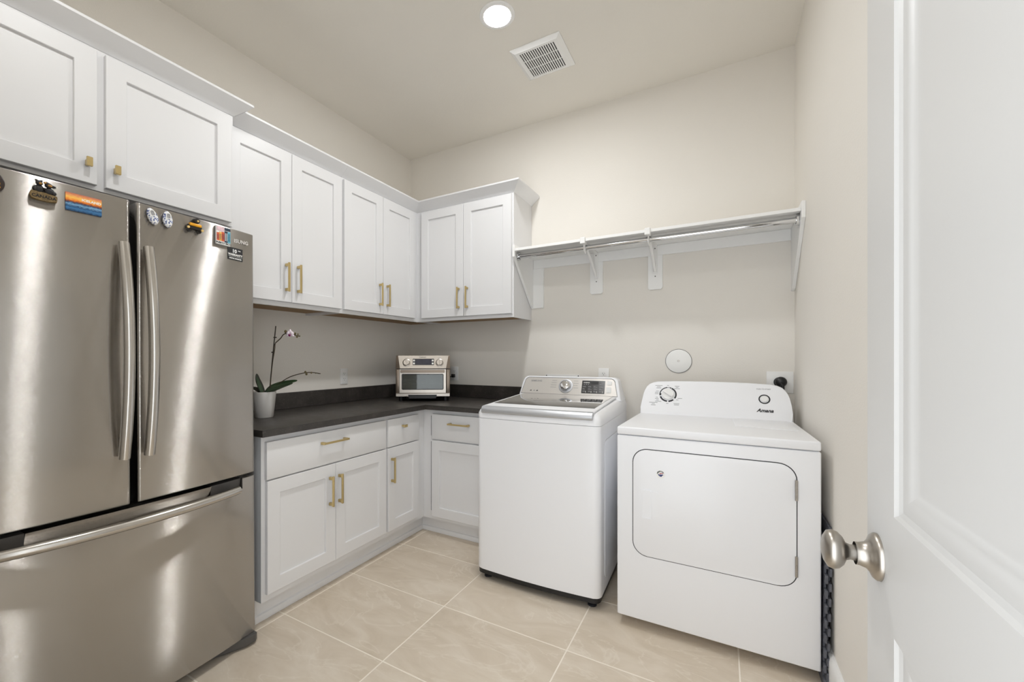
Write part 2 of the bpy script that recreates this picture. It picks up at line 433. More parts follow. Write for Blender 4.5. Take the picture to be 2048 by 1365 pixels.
def slab(parent, x0, x1, z0, z1, y, name='drawer'):
    return bxo(name, 'cabinet', parent, x0, x1, y - .020, y - .0005, z0, z1, b=.0022, seg=2)
def crown(parent, x0, x1, y, z, m0=0, m1=0, ret=None):
    """sloped crown board along x at face y; m = +1 outside mitre, -1 inside mitre, 0 butt; ret = y depth to which a return on the right end runs"""
    P = [(-.004, 0), (.003, 0), (.066, .054), (.066, .064), (-.004, .064)]
    bm = B(); n = len(P)
    V = [(x0 - m0 * p, y - p, z + q) for p, q in P] + [(x1 + m1 * p, y - p, z + q) for p, q in P]
    add(bm, V, [tuple(range(n)), tuple(range(2 * n - 1, n - 1, -1))] + [(i, (i + 1) % n, n + (i + 1) % n, n + i) for i in range(n)])
    if ret is not None:
        V = [(x1 + p, y - p, z + q) for p, q in P] + [(x1 + p, ret, z + q) for p, q in P]
        add(bm, V, [tuple(range(n)), tuple(range(2 * n - 1, n - 1, -1))] + [(i, (i + 1) % n, n + (i + 1) % n, n + i) for i in range(n)])
    return mk('crown_molding', bm, 'cabinet', parent, smooth=0)

UB, UT, UD = 1.526, 2.398, .324
DB, DT = 1.551, 2.384
def upper(root, x0, x1, fd=UD, ub=UB, left_side=True, right_side=True, sl=.03, sr=.03, mid=None):
    """carcass, face frame and wooden underside between local x0..x1"""
    bm = B()
    box(bm, x0, x1, -fd + .019, -.001, ub + .022, UT)
    if left_side: box(bm, x0, x0 + .016, -fd + .019, -.001, ub, ub + .022)
    if right_side: box(bm, x1 - .016, x1, -fd + .019, -.001, ub, ub + .022)
    mk('cabinet_body', bm, 'cabinet', root, smooth=0)
    bm = B(); f0, f1 = -fd, -fd + .0188
    box(bm, x0, x1, f0, f1, ub, DB + .02); box(bm, x0, x1, f0, f1, DT - .02, UT)
    box(bm, x0, x0 + sl, f0, f1, DB + .02, DT - .02); box(bm, x1 - sr, x1, f0, f1, DB + .02, DT - .02)
    if mid is not None: box(bm, mid - .02, mid + .02, f0, f1, ub, UT)
    mk('face_frame', bm, 'cabinet', root, smooth=0)
    bxo('bottom_panel', 'wood', root, x0 + (.017 if left_side else 0), x1 - (.017 if right_side else 0), -fd + .0195, -.002, ub + .014, ub + .0215)

LW = PI / 2                                                   # things on the left wall: local x = world y, local -y = world x
# cabinet above the refrigerator
t = thing('wall_cabinet', 'deep white cabinet with two square brass knobs above the refrigerator', 'cabinet', (0, 0, 1.868), LW)
FD = .402
bm = B(); box(bm, YF + .002, -1.850, -FD + .019, -.001, 1.868, UT); mk('cabinet_body', bm, 'cabinet', t, smooth=0)
bm = B(); f0, f1 = -FD, -FD + .0188
box(bm, YF + .002, -1.850, f0, f1, 1.868, 1.90); box(bm, YF + .002, -1.850, f0, f1, DT - .03, UT)
for (a, b_) in ((YF + .002, -2.86), (-2.39, -2.32), (-1.90, -1.850)): box(bm, a, b_, f0, f1, 1.90, DT - .03)
mk('face_frame', bm, 'cabinet', t, smooth=0)
d = shaker(t, -2.838, -2.366, 1.882, DT - .002, -FD); knob_block(d, -2.396, 1.953, -FD - .02)
d = shaker(t, -2.341, -1.866, 1.882, DT - .002, -FD); knob_block(d, -2.312, 1.953, -FD - .02)
crown(t, YF + .002, -1.850, -FD, UT, 0, 1, ret=-.30)
# upper cabinets along the left wall
t = thing('wall_cabinet', 'white two-door wall cabinet beside the refrigerator on the left wall', 'cabinet', (0, 0, UB), LW)
upper(t, -1.8495, -1.1095, sl=.02)
d = shaker(t, -1.843, -1.4835, DB, DT, -UD); pull(d, -1.520, 1.686, -UD - .02)
d = shaker(t, -1.4805, -1.119, DB, DT, -UD); pull(d, -1.444, 1.686, -UD - .02)
crown(t, -1.8495, -1.1095, -UD, UT)
t = thing('wall_cabinet', 'white two-door wall cabinet on the left wall next to the corner', 'cabinet', (0, 0, UB), LW)
upper(t, -1.1090, -.001, right_side=False, sr=.36)
d = shaker(t, -1.098, -.7395, DB, DT, -UD); pull(d, -.776, 1.686, -UD - .02)
d = shaker(t, -.7365, -.372, DB, DT, -UD); pull(d, -.700, 1.686, -UD - .02)
crown(t, -1.1090, -UD, -UD, UT, 0, -1)
# upper cabinet on the back wall
t = thing('wall_cabinet', 'white two-door wall cabinet on the back wall above the toaster oven', 'cabinet', (0, 0, UB), 0)
upper(t, UD + .0005, 1.171, left_side=False, sl=.06)
d = shaker(t, .380, .7665, DB, DT, -UD); pull(d, .731, 1.686, -UD - .02)
d = shaker(t, .7695, 1.160, DB, DT, -UD); pull(d, .805, 1.686, -UD - .02)
crown(t, UD, 1.171, -UD, UT, -1, 1, ret=-.001)

# base cabinets
BD, TK, CT, CTH = .600, .543, .914, .032
def base(root, x0, x1, left_panel=True, sl=.02, sr=.02, extra=(), mitre0=0, mitre1=0):
    bm = B()
    box(bm, x0, x1, -BD + .019, -.001, .114, CT - CTH - .0005)
    mk('cabinet_body', bm, 'cabinet', root, smooth=0)
    bm = B(); f0, f1 = -BD, -BD + .0188
    box(bm, x0, x1, f0, f1, .114, .17); box(bm, x0, x1, f0, f1, .655, .695); box(bm, x0, x1, f0, f1, .835, CT - CTH - .0005)
    for (a, b_) in ((x0, x0 + sl), (x1 - sr, x1)) + tuple(extra):
        box(bm, a, b_, f0, f1, .17, .655); box(bm, a, b_, f0, f1, .695, .835)
    mk('face_frame', bm, 'cabinet', root, smooth=0)
    bm = B(); k0 = x0 + mitre0; k1 = x1 + mitre1
    box(bm, k0, k1, -TK, -TK + .016, 0, .1138)
    tk = mk('toe_kick', bm, 'cabinet', root, smooth=0)
    bm = B(); prism(bm, [(-TK + .0002, .001), (-TK - .011, .001), (-TK - .011, .022), (-TK - .008, .030), (-TK + .0002, .034)], k0, k1, axis='x')
    mk('shoe_molding', bm, 'cabinet', tk)
t = thing('base_cabinet', 'white base cabinet with one wide drawer and two doors beside the refrigerator', 'cabinet', (0, 0, 0), LW)
base(t, -1.834, -1.0055, sl=.028)
d = slab(t, -1.818, -1.014, .678, .852, -BD); pull(d, -1.433, .795, -BD - .02, .175, False)
d = shaker(t, -1.815, -1.4150, .148, .671, -BD); pull(d, -1.456, .532, -BD - .02)
d = shaker(t, -1.4125, -1.013, .148, .671, -BD); pull(d, -1.393, .532, -BD - .02)
t = thing('base_cabinet', 'narrow white base cabinet with one drawer and one door in the corner', 'cabinet', (0, 0, 0), LW)
base(t, -1.0050, -BD - .0005, sr=.085, mitre1=BD - TK)
d = slab(t, -.995, -.683, .678, .852, -BD); knob_block(d, -.857, .797, -BD - .02, False)
d = shaker(t, -.994, -.682, .146, .671, -BD); pull(d, -.965, .532, -BD - .02)
t = thing('base_cabinet', 'white base cabinet on the back wall partly hidden by the washing machine', 'cabinet', (0, 0, 0), 0)
base(t, BD + .0005, 1.190, sl=.06, mitre0=-BD + TK)
d = slab(t, .681, 1.175, .678, .852, -BD); pull(d, .912, .793, -BD - .02, .165, False)
d = shaker(t, .680, 1.175, .140, .668, -BD)
# countertop
CE = .646
t = thing('countertop', 'dark speckled L-shaped countertop with low backsplash', 'countertop', (0, 0, CT - CTH), 0)
bm = B()
prism(bm, [(.001, -1.856), (CE, -1.856), (CE, -CE), (1.205, -CE), (1.205, -.001), (.001, -.001)], CT - CTH, CT, 'z', b=.002, seg=2)
mk('slab', bm, 'counter', t, smooth=40)
bm = B(); box(bm, .001, .020, -1.856, -.001, CT + .0004, 1.017, .0015, 1); mk('backsplash', bm, 'counter', t)
bm = B(); box(bm, .0205, 1.205, -.020, -.001, CT + .0004, 1.017, .0015, 1); mk('backsplash', bm, 'counter', t)

# ------------------------------------------------------------------ refrigerator
t = thing('refrigerator', 'stainless steel french door refrigerator with bottom freezer drawer', 'refrigerator', (.655, -2.348, 0), LW, -.0085)
FR = t
HWd, BOW = .454, .030
def bow(x):
    q = abs(x) / HWd
    return -BOW * (1 - q ** 2.2)
def curved_panel(x0, x1, z0, z1, thick=.065, notch=None, rr=.010):
    """bowed sheet-metal panel with rounded edges; inset(x,z) adds depth"""
    bm = B()
    n = 28
    xs = [x0 + (x1 - x0) * k / n for k in range(n + 1)]
    zs = [z0, z1]
    def prof_edge(d): return 0
    # rounded vertical edges: sample extra columns near the ends
    ex = [x0, x0 + rr * .08, x0 + rr * .3, x0 + rr * .62, x0 + rr] + [x for x in xs if x0 + rr * 1.4 < x < x1 - rr * 1.4] + [x1 - rr, x1 - rr * .62, x1 - rr * .3, x1 - rr * .08, x1]
    rz_ = .004
    ez = [z0, z0 + rz_ * .3, z0 + rz_, z1 - rz_, z1 - rz_ * .3, z1]
    if notch:
        nx, nz, nd = notch
        ex = sorted(ex + [-nx - .0004, -nx + .0004, nx - .0004, nx + .0004]); ez = sorted(ez + [nz - .0004, nz + .0004])
    def cut(x, z): return nd if notch and abs(x) < nx and z > nz else 0
    def q(d, r): 
        if d >= r: return 0
        u = 1 - d / r
        return r * (1 - math.sqrt(max(0, 1 - u * u)))
    g_ = [[bm.verts.new((x, bow(x) + cut(x, z) + q(min(x - x0, x1 - x), rr) + q(min(z - z0, z1 - z), rz_), z)) for z in ez] for x in ex]
    for i in range(len(ex) - 1):
        for j in range(len(ez) - 1): bm.faces.new((g_[i][j], g_[i + 1][j], g_[i + 1][j + 1], g_[i][j + 1]))
    bk = [[bm.verts.new((x, thick, z)) for z in (z0, z1)] for x in (x0, x1)]
    bm.faces.new((bk[0][0], bk[0][1], bk[1][1], bk[1][0]))
    bm.faces.new([g_[i][0] for i in range(len(ex))] + [bk[1][0], bk[0][0]])
    bm.faces.new([g_[i][-1] for i in range(len(ex))][::-1] + [bk[0][1], bk[1][1]])
    bm.faces.new([g_[0][j] for j in range(len(ez))] + [bk[0][1], bk[0][0]])
    bm.faces.new([g_[-1][j] for j in range(len(ez))][::-1] + [bk[1][0], bk[1][1]])
    return bm
bm = B(); box(bm, -.448, .448, .078, .60, .055, 1.772, .004); mk('body', bm, 'fridge_side', t)
bm = B(); box(bm, -.440, .440, .0655, .0775, .06, 1.765); mk('gasket', bm, 'gasket', t)
dl = mk('door', curved_panel(-HWd, -.0095, .742, 1.783), 'steel', t, smooth=30)
dR = mk('door', curved_panel(.0095, HWd, .742, 1.783), 'steel', t, smooth=30)
# freezer drawer: main front plus the finger recess along its top
fz = mk('freezer_drawer', curved_panel(-HWd, HWd, .045, .727, notch=(.392, .6842, .045)), 'steel', t, smooth=30)
def strip(x0, x1, z0, z1, ins0, ins1, mat, nm):
    bm = B(); n = 14
    r0 = [(x0 + (x1 - x0) * k / n) for k in range(n + 1)]
    V = [(x, bow(x) + ins0, z0) for x in r0] + [(x, bow(x) + ins1, z1) for x in r0] + [(x, .06, z0) for x in r0] + [(x, .06, z1) for x in r0]
    m_ = n + 1; Fc = []
    for k in range(n): Fc += [(k, k + 1, m_ + k + 1, m_ + k), (m_ + k, m_ + k + 1, 3 * m_ + k + 1, 3 * m_ + k), (k, 2 * m_ + k, 2 * m_ + k + 1, k + 1)]
    add(bm, V, Fc); return mk(nm, bm, mat, fz)
strip(-.262, .262, .6845, .727, .026, .006, 'steel', 'recess_strip')
strip(.263, .391, .6845, .727, .018, .010, 'plastic_gray', 'recess_cap')
strip(-.391, -.263, .6845, .727, .018, .010, 'plastic_gray', 'recess_cap')
def bar_handle(parent, pts, r):
    bm = B(); tube(bm, pts, r, 20); return mk('handle', bm, 'steel_handle', parent, smooth=50)
def hpath(x):
    out = []
    for k in range(25):
        u = k / 24; z = .905 + (1.627 - .905) * u
        o_ = .020 + .040 * (1 - (2 * u - 1) ** 2) 
        out.append((x, bow(x) - o_, z))
    return out
for (d, x) in ((dl, -.036), (dR, .036)):
    bm = B(); tube(bm, hpath(x), .0165, 20, sx=.95); 
    for z in (.925, 1.607): box(bm, x - .009, x + .009, bow(x) - .025, bow(x) + .001, z - .014, z + .014, .003, 1)
    mk('handle', bm, 'steel_handle', d, smooth=50)
bm = B(); pts = []
for k in range(33):
    u = 2 * k / 32 - 1; x = .362 * u
    pts.append((x, bow(x) - (.020 + .034 * (1 - u * u)), .689))
tube(bm, pts, .0165, 20, up=(0, 0, 1))
for x in (-.345, .345): box(bm, x - .012, x + .012, bow(x) - .022, bow(x) + .002, .672, .684, .002, 1)
mk('handle', bm, 'steel_handle', fz, smooth=50)
bm = B(); box(bm, -.43, .43, .03, .09, .012, .052, .004); mk('kick_grille', bm, 'plastic_gray', t)
for s_ in (-1, 1):
    bm = B(); prism(bm, [(s_ * .452, -.012), (s_ * .44, -.022), (s_ * .40, -.020), (s_ * .34, .012), (s_ * .28, .028), (s_ * .28, .09), (s_ * .452, .09)], .010, .044, 'z', b=.004)
    ft = mk('foot_cover', bm, 'plastic_gray', t)
    bm = B(); lathe(bm, [(0, 0), (.022, 0), (.022, .011), (0, .011)], 20, T(s_ * .40, .03, .0)); mk('foot', bm, 'plastic_black', ft)
def on_door(x): return bow(x) - .0002
text('lettering', 'SAMSUNG', .021, 'ink_silver', dR, .373, on_door(.373) - .0008, 1.728, off=.0004)
# energy sticker
bm = B(); y_ = on_door(.364); ang = math.atan2(bow(.39) - bow(.34), .05)
stk = T(.364, y_ - .0006, 1.678) @ Matrix.Rotation(ang, 4, 'Z')
box(bm, -.034, .034, -.0003, .0006, -.026, .026)
bmesh.ops.transform(bm, matrix=stk, verts=bm.verts); st = mk('sticker', bm, 'ink_dark', dR, smooth=0); st['label'] = 'black warranty sticker with white lettering'
def stext(s, size, x, z, mat='ink_white', **k):
    o = text('lettering', s, size, mat, st, 0, -.0008, 0, **k)
    o.data.transform(stk @ T(x, 0, z)); return o
stext('10', .021, -.004, .0045, off=.0006); stext('YEAR', .005, .018, .014, off=.0002)
stext('WARRANTY', .0115, 0, -.0075, off=.0004); stext('DIGITAL INVERTER', .0065, 0, -.0215, off=.0003)
bm = B(); box(bm, -.031, .031, -.0008, 0, -.0118, -.0110); bmesh.ops.transform(bm, matrix=stk, verts=bm.verts); mk('rule', bm, 'ink_white', st, smooth=0)

# ------------------------------------------------------------------ magnets on the refrigerator
FM = Matrix.Translation((.655, -2.348, 0)) @ Matrix.Rotation(LW, 4, 'Z') @ Matrix.Rotation(-.0085, 4, 'X')
def magnet(name, label, x, z):
    o = bpy.data.objects.new(name, None); C.objects.link(o); o.empty_display_size = .03
    a = math.atan2(bow(x + .02) - bow(x - .02), .04)
    o.matrix_world = FM @ T(x, bow(x) - .0006, z) @ Matrix.Rotation(a, 4, 'Z')
    OFF[o.name] = 0
    return tag(o, label, 'magnet', 'magnets on the refrigerator doors')
o = magnet('fridge_magnet', 'round dark brown magnet with orange lettering at the photo edge', -.336, 1.735)
bm = B(); lathe(bm, [(0, 0), (.034, 0), (.034, .004), (.031, .006), (0, .0065)], 36, TOFRONT @ Matrix.Diagonal((1, 1, 1, 1))); mk('disc', bm, 'magnet_brown', o)
text('lettering', 'S', .024, 'toy_yellow', o, .020, -.0068, -.016, off=.0006)
o = magnet('bear_magnet', 'black bears on a carved log magnet reading CANADA', -.225, 1.732)
bm = B(); prism(bm, [(-.030, -.010), (-.027, -.020), (-.010, -.022), (.012, -.022), (.028, -.020), (.030, -.012), (.027, -.006), (.030, .000), (.010, .002), (-.012, .003), (-.026, .004), (-.029, -.002)], -.012, 0, b=.0025); mk('log', bm, 'log', o)
text('lettering', 'CANADA', .0125, 'bear', o, 0, -.0126, -.0145, off=.0003)
def blob(name, mat, parent, spec):
    bm = B()
    for (x, y, z, rx, ry, rz_) in spec:
        bmesh.ops.create_uvsphere(bm, u_segments=16, v_segments=10, radius=1, matrix=T(x, y, z) @ Matrix.Diagonal((rx, ry, rz_, 1)))
    return mk(name, bm, mat, parent, smooth=60)
blob('bear', 'bear', o, [(-.010, -.008, .012, .011, .008, .012), (-.019, -.010, .010, .006, .005, .007), (-.010, -.011, .028, .008, .007, .008), (-.016, -.010, .035, .003, .003, .003), (-.005, -.010, .036, .003, .003, .003)])
blob('bear', 'bear', o, [(.012, -.008, .010, .012, .008, .011), (.022, -.010, .006, .006, .005, .006), (.010, -.011, .026, .009, .007, .008), (.022, -.009, .026, .005, .004, .004), (.006, -.010, .034, .003, .003, .003)])
blob('muzzle', 'bear_gold', o, [(-.008, -.0175, .026, .0035, .003, .003), (.012, -.0175, .025, .005, .003, .0035), (.002, -.013, .032, .004, .003, .003)])
o = magnet('photo_magnet', 'rectangular magnet with orange sunset over blue sea reading ICELAND', -.132, 1.729)
bxo('card', 'sunset_print', o, -.044, .044, -.003, 0, -.028, .028, b=.0006, seg=1)
text('lettering', 'ICELAND', .0105, 'ink_white', o, .018, -.0033, .009, off=.0003, sx=1.1)
def clog(label, x, z, rot):
    o = magnet('clog_magnet', label, x, z)
    R = Matrix.Rotation(rot, 4, 'Y')
    bm = B(); n = 12
    # rounded shoe form: stacked outlines from the back to the front
    def outline(s, y):
        P = []
        for k in range(28):
            a = 2 * PI * k / 28; c_, s_2 = math.cos(a), math.sin(a)
            wdt = .0155 * s * (1 + .12 * s_2 * -1); P.append(Vector((wdt * c_ * (1 - .10 * max(0, -s_2) ** 3), y, .029 * s * s_2 - (.002 if s_2 < 0 else 0))))
        return P
    lv = [(0.80, 0), (.95, -.003), (1, -.007), (.97, -.011), (.88, -.0145), (.74, -.0165)]
    rr = [[bm.verts.new(R @ p) for p in outline(s, y)] for s, y in lv]
    for a, b_ in zip(rr, rr[1:]):
        for k in range(28): bm.faces.new((a[k], a[(k + 1) % 28], b_[(k + 1) % 28], b_[k]))
    bm.faces.new(rr[0]); bm.faces.new(rr[-1])
    mk('shoe', bm, 'delft', o, smooth=60)
    bm = B(); P = rrect(-.0085, .0085, -.001, .0205, (.004, .004, .008, .008), 5); I = rrect(-.0062, .0062, .001, .0182, (.003, .003, .006, .006), 5)
    ring(bm, P, I, -.0186, -.0160); bmesh.ops.transform(bm, matrix=R, verts=bm.verts); mk('rim', bm, 'ink_white', o)
    bm = B(); prism(bm, I, -.0172, -.0162); bmesh.ops.transform(bm, matrix=R, verts=bm.verts); mk('opening', bm, 'ink_gray', o)
clog('blue and white ceramic clog magnet tilted, left one of the pair', .052, 1.744, -.38)
clog('blue and white ceramic clog magnet nearly upright, right one of the pair', .100, 1.747, -.10)
o = magnet('toy_vehicle_magnet', 'small black and yellow toy vehicle magnet with round lamps', .192, 1.744)
bm = B(); box(bm, -.026, .026, -.016, 0, -.012, .006, .004); mk('chassis', bm, 'toy_black', o)
bxo('hood', 'toy_yellow', o, -.022, .022, -.021, -.006, .000, .011, b=.003)
bm = B(); lathe(bm, [(0, 0), (.011, 0), (.012, .010), (.010, .018), (0, .019)], 20, T(.006, 0, .023) @ TOFRONT); mk('cab', bm, 'toy_black', o)
for (x, z, r) in ((-.026, -.008, .005), (.025, -.010, .005), (.008, .022, .004)):
    bm = B(); lathe(bm, [(0, 0), (r, 0), (r * .9, .004), (0, .005)], 14, T(x, -.016 if z < 0 else -.0175, z) @ TOFRONT); mk('lamp_lens', bm, 'lamp_gold', o)
for x in (-.018, .018):
    bm = B(); lathe(bm, [(0, 0), (.008, 0), (.008, .010), (0, .010)], 16, T(x, 0, -.014) @ TOFRONT); mk('wheel', bm, 'toy_black', o)
o = magnet('house_magnet', 'square magnet showing colourful houses reading PUERTO RICO', .307, 1.740)
bxo('card', 'ink_white', o, -.030, .030, -.009, 0, -.038, .036, b=.0012, seg=1)
hs = [(-.029, -.019, -.024, .008, 'card_red'), (-.019, -.009, -.024, .012, 'card_yellow'), (-.009, .003, -.024, .014, 'card_red'), (.004, .017, -.026, .020, 'card_navy'), (.017, .029, -.026, .020, 'card_teal'), (-.029, .003, .016, .034, 'card_pink'), (.004, .029, .022, .034, 'card_navy')]
for (a, b_, c_, d_, m_) in hs:
    h = bxo('house_front', m_, o, a, b_, -.0098, -.0088, c_, d_)
    if d_ < .03:
        for k in (0, 1):
            q = a + (b_ - a) * (.22 + .42 * k)
            bxo('window', 'ink_white' if m_ == 'card_navy' else 'card_navy', h, q, q + (b_ - a) * .16, -.0101, -.0096, c_ + .006, d_ - .008)
text('lettering', 'PUERTO RICO', .0098, 'ink_dark', o, 0, -.0094, -.0345, off=.0003)

# ------------------------------------------------------------------ washing machine
t = thing('washing_machine', 'white top-load washing machine with dark glass lid and silver console', 'washing machine', (1.5665, -.930, 0), .022)
hw, DP = .3425, .760
def rbody(x0, x1, yb, z0, z1, bow_=.014, r=.035, z1s=None):
    """cabinet with a slightly bowed front and rounded vertical edges (outline in x,y extruded in z)"""
    P = []
    n = 16
    for k in range(n + 1):
        x = x0 + r + (x1 - x0 - 2 * r) * k / n; u = 2 * k / n - 1
        P.append((x, -bow_ * (1 - u * u)))
    for k in range(1, 7):
        a = -PI / 2 + PI / 2 * k / 6; P.append((x1 - r + r * math.cos(a), r + r * math.sin(a)))
    P += [(x1, yb), (x0, yb)]
    for k in range(0, 6):
        a = PI + PI / 2 * k / 6; P.append((x0 + r + r * math.cos(a), r + r * math.sin(a)))
    return P
bm = B(); prism(bm, rbody(-hw, hw, DP, 0, 1), .058, .903, 'z', b=.003); mk('body', bm, 'appliance', t, smooth=30)
bm = B(); prism(bm, rbody(-hw + .004, hw - .004, DP - .01, 0, 1), .034, .0575, 'z'); mk('base_skirt', bm, 'plastic_black', t)
for x in (-hw + .05, hw - .05):
    for y in (.05, DP - .06):
        bm = B(); lathe(bm, [(0, 0), (.022, 0), (.022, .008), (.015, .012), (.015, .0335), (0, .0335)], 18, T(x, y, 0)); mk('foot', bm, 'rubber', t)
# side pressing
for s_ in (1, -1):
    bm = B(); prism(bm, rrect(.10, DP - .10, .12, .82, .03), s_ * hw, s_ * (hw + .003), axis='x', b=.002); mk('side_press', bm, 'appliance', t)
# top cover: lofted rounded outlines, higher towards the back
def top_cover():
    bm = B()
    levels = [(0, .905, .905), (0, .930, .945), (.006, .946, .966), (.018, .958, .984), (.034, .963, .992)]
    base_ = rbody(-hw, hw, DP, 0, 1)
    rr = []
    for (ins, zf, zb) in levels:
        row = []
        for (x, y) in base_:
            sx = (hw - ins) / hw; yy = y + (ins if y < .1 else (-ins * .3 if y > DP - .1 else 0))
            row.append(bm.verts.new((x * sx, yy, zf + (zb - zf) * max(0, min(1, y / .55)))))
        rr.append(row)
    n = len(base_)
    for a, b_ in zip(rr, rr[1:]):
        for k in range(n): bm.faces.new((a[k], a[(k + 1) % n], b_[(k + 1) % n], b_[k]))
    bm.faces.new(rr[0]); bm.faces.new(rr[-1])
    return bm
tc_ = mk('top_cover', top_cover(), 'appliance', t, smooth=60)
# lid (sloping slightly up to the back)
def slope(y): return .963 + (.992 - .963) * min(1, y / .55)
def lid_poly(x0, x1, y0, y1, dz0, dz1, bm, b=0):
    V = [(x, y, slope(y) + d) for d in (dz0, dz1) for (x, y) in ((x0, y0), (x1, y0), (x1, y1), (x0, y1))]
    vs = add(bm, V, [(0, 1, 2, 3), (7, 6, 5, 4), (0, 4, 5, 1), (1, 5, 6, 2), (2, 6, 7, 3), (3, 7, 4, 0)])
    if b: bmesh.ops.bevel(bm, geom=list({e for v in vs for e in v.link_edges}), offset=b, segments=2, profile=.5, affect='EDGES')
bm = B(); lid_poly(-.308, .308, .022, .600, .0005, .009, bm, .003); ld = mk('lid', bm, 'appliance', tc_)
bm = B(); lid_poly(-.288, .288, .118, .588, .0085, .0105, bm, .0006); mk('lid_glass', bm, 'lid_glass', ld)
bm = B(); SEC = [(-.010, .941), (-.004, .934), (.014, .936), (.028, .966), (.020, .9735), (.000, .9690), (-.008, .956)]
rows = []
for k in range(17):
    u = 2 * k / 16 - 1; yo = -.014 * (1 - (u * .9) ** 2) - .002
    rows.append([bm.verts.new((.306 * u, y + yo, z)) for y, z in SEC])
for a, b_ in zip(rows, rows[1:]):
    for k in range(len(SEC)): bm.faces.new((a[k], a[(k + 1) % len(SEC)], b_[(k + 1) % len(SEC)], b_[k]))
bm.faces.new(rows[0]); bm.faces.new(rows[-1])
mk('lid_handle', bm, 'silver_bar', ld, smooth=50)
# console
def console_outline(x0b, x1b, x0t, x1t, zb, zt, r, arch=0, n=8):
    P = [(x0b, zb), (x1b, zb)]
    for k in range(n + 1):
        a = PI / 2 * k / n; P.append((x1t - r + r * math.cos(a), zt - r + r * math.sin(a)))
    for k in range(1, 6): 
        u = 1 - k / 6; P.append((x0t + r + (x1t - x0t - 2 * r) * u, zt + arch * (1 - (2 * u - 1) ** 2)))
    for k in range(n + 1):
        a = PI / 2 + PI / 2 * k / n; P.append((x0t + r + r * math.cos(a), zt - r + r * math.sin(a)))
    return P
def tilted(poly, zb, tl, yb, d0, d1, bm, b=0):
    """outline on a leaning plane: y = yb + (z-zb)*tl"""
    n = len(poly)
    V = [(x, yb + (z - zb) * tl + d, z) for d in (d0, d1) for (x, z) in poly]
    vs = add(bm, V, [tuple(range(n)), tuple(range(2 * n - 1, n - 1, -1))] + [(i, (i + 1) % n, n + (i + 1) % n, n + i) for i in range(n)])
    if b:
        es = [e for e in {e for v in vs for e in v.link_edges} if len(e.link_faces) == 2 and any(len(q.verts) == n for q in e.link_faces)]
        bmesh.ops.bevel(bm, geom=es, offset=b, segments=2, profile=.5, affect='EDGES')
ZB, TL, YB = .990, .42, .600
def wy(z): return YB + (z - ZB) * TL
bm = B(); P = console_outline(-.3385, .3385, -.320, .313, .975, 1.117, .036); n = len(P)
V = [(x, wy(z), z) for x, z in P] + [(x * 1.0, DP - .012, z if z < 1.0 else z - .004) for x, z in P]
add(bm, V, [tuple(range(n)), tuple(range(2 * n - 1, n - 1, -1))] + [(i, (i + 1) % n, n + (i + 1) % n, n + i) for i in range(n)])
bmesh.ops.bevel(bm, geom=[e for e in bm.edges if any(len(q.verts) == n for q in e.link_faces)], offset=.006, segments=3, profile=.5, affect='EDGES')
con = mk('console', bm, 'appliance', t, smooth=40)
bm = B(); tilted(console_outline(-.3245, .3145, -.306, .296, 1.000, 1.109, .030), ZB, TL, YB, -.0006, .004, bm); mk('faceplate_edge', bm, 'gap', con)
bm = B(); tilted(console_outline(-.322, .312, -.3035, .2935, 1.0025, 1.1065, .029), ZB, TL, YB, -.0012, .004, bm); fp = mk('faceplate', bm, 'faceplate', con)
TA = -math.atan(TL)
def onw(x, z, d=0): return T(x, wy(z) - .0012 - d, z) @ Matrix.Rotation(TA, 4, 'X')
def wtext(s, size, x, z, mat='ink_gray', par=None, **k):
    return text('lettering', s, size, mat, par or fp, x, wy(z) - .0018, z, tilt=TA, **k)
bm = B(); lathe(bm, [(0, 0), (.048, 0), (.047, .003), (.041, .004), (.040, .002), (0, .002)], 40, onw(-.0165, 1.055) @ TOFRONT); dl_ = mk('dial_ring', bm, 'silver_bar', fp)
bm = B(); lathe(bm, [(.034, .001), (.034, .014), (.031, .022), (.024, .025), (0, .026)], 40, onw(-.0165, 1.055) @ TOFRONT); mk('dial', bm, 'chrome', dl_, smooth=50)
def wrect(name, mat, x0, x1, z0, z1, d0, d1, par, r=.003):
    bm = B(); tilted(rrect(x0, x1, z0, z1, r, 3), ZB, TL, YB - .0012, -d1, -d0 + .001, bm); return mk(name, bm, mat, par)
tp = wrect('touch_panel', 'panel_black', .089, .234, 1.014, 1.094, 0, .0008, fp)
wrect('display', 'plastic_black', .147, .193, 1.070, 1.090, .0008, .0012, tp)
for k in range(5): wrect('light', 'ink_white', .099 + k * .008, .105 + k * .008, 1.079, 1.084, .0008, .0012, tp, .001)
for k in range(3): wrect('light', 'ink_gray', .101 + k * .013, .107 + k * .013, 1.068, 1.073, .0008, .0012, tp, .001)
random.seed(3)
for r_ in range(4):
    for q in range(4):
        if r_ == 3 and q < 3: continue
        x = .095 + q * .035; z = 1.024 + r_ * .0145
        wrect('legend', 'ink_gray', x, x + random.uniform(.015, .026), z, z + .0022, .0008, .0011, tp, .0008)
        wrect('legend', 'ink_gray', x, x + random.uniform(.010, .022), z + .005, z + .0068, .0008, .0011, tp, .0008)
for q in range(4): wrect('key', 'ink_silver', .115 + q * .035, .118 + q * .035, 1.019, 1.030, .0008, .0011, tp, .0012)
wrect('button', 'plastic_white', .247, .275, 1.070, 1.093, 0, .003, fp, .005)
wrect('button', 'plastic_white', .245, .274, 1.022, 1.056, 0, .003, fp, .005)
wtext('SAMSUNG', .017, -.222, 1.080, off=.0003)
for k in range(4):
    z = 1.088 - k * .0145
    wrect('legend', 'ink_gray', -.112 + k * -.003, -.080, z, z + .0022, 0, .0005, fp, .0008)
    wrect('legend', 'ink_gray', .034, .062 + .005 * (k % 2), z, z + .0022, 0, .0005, fp, .0008)
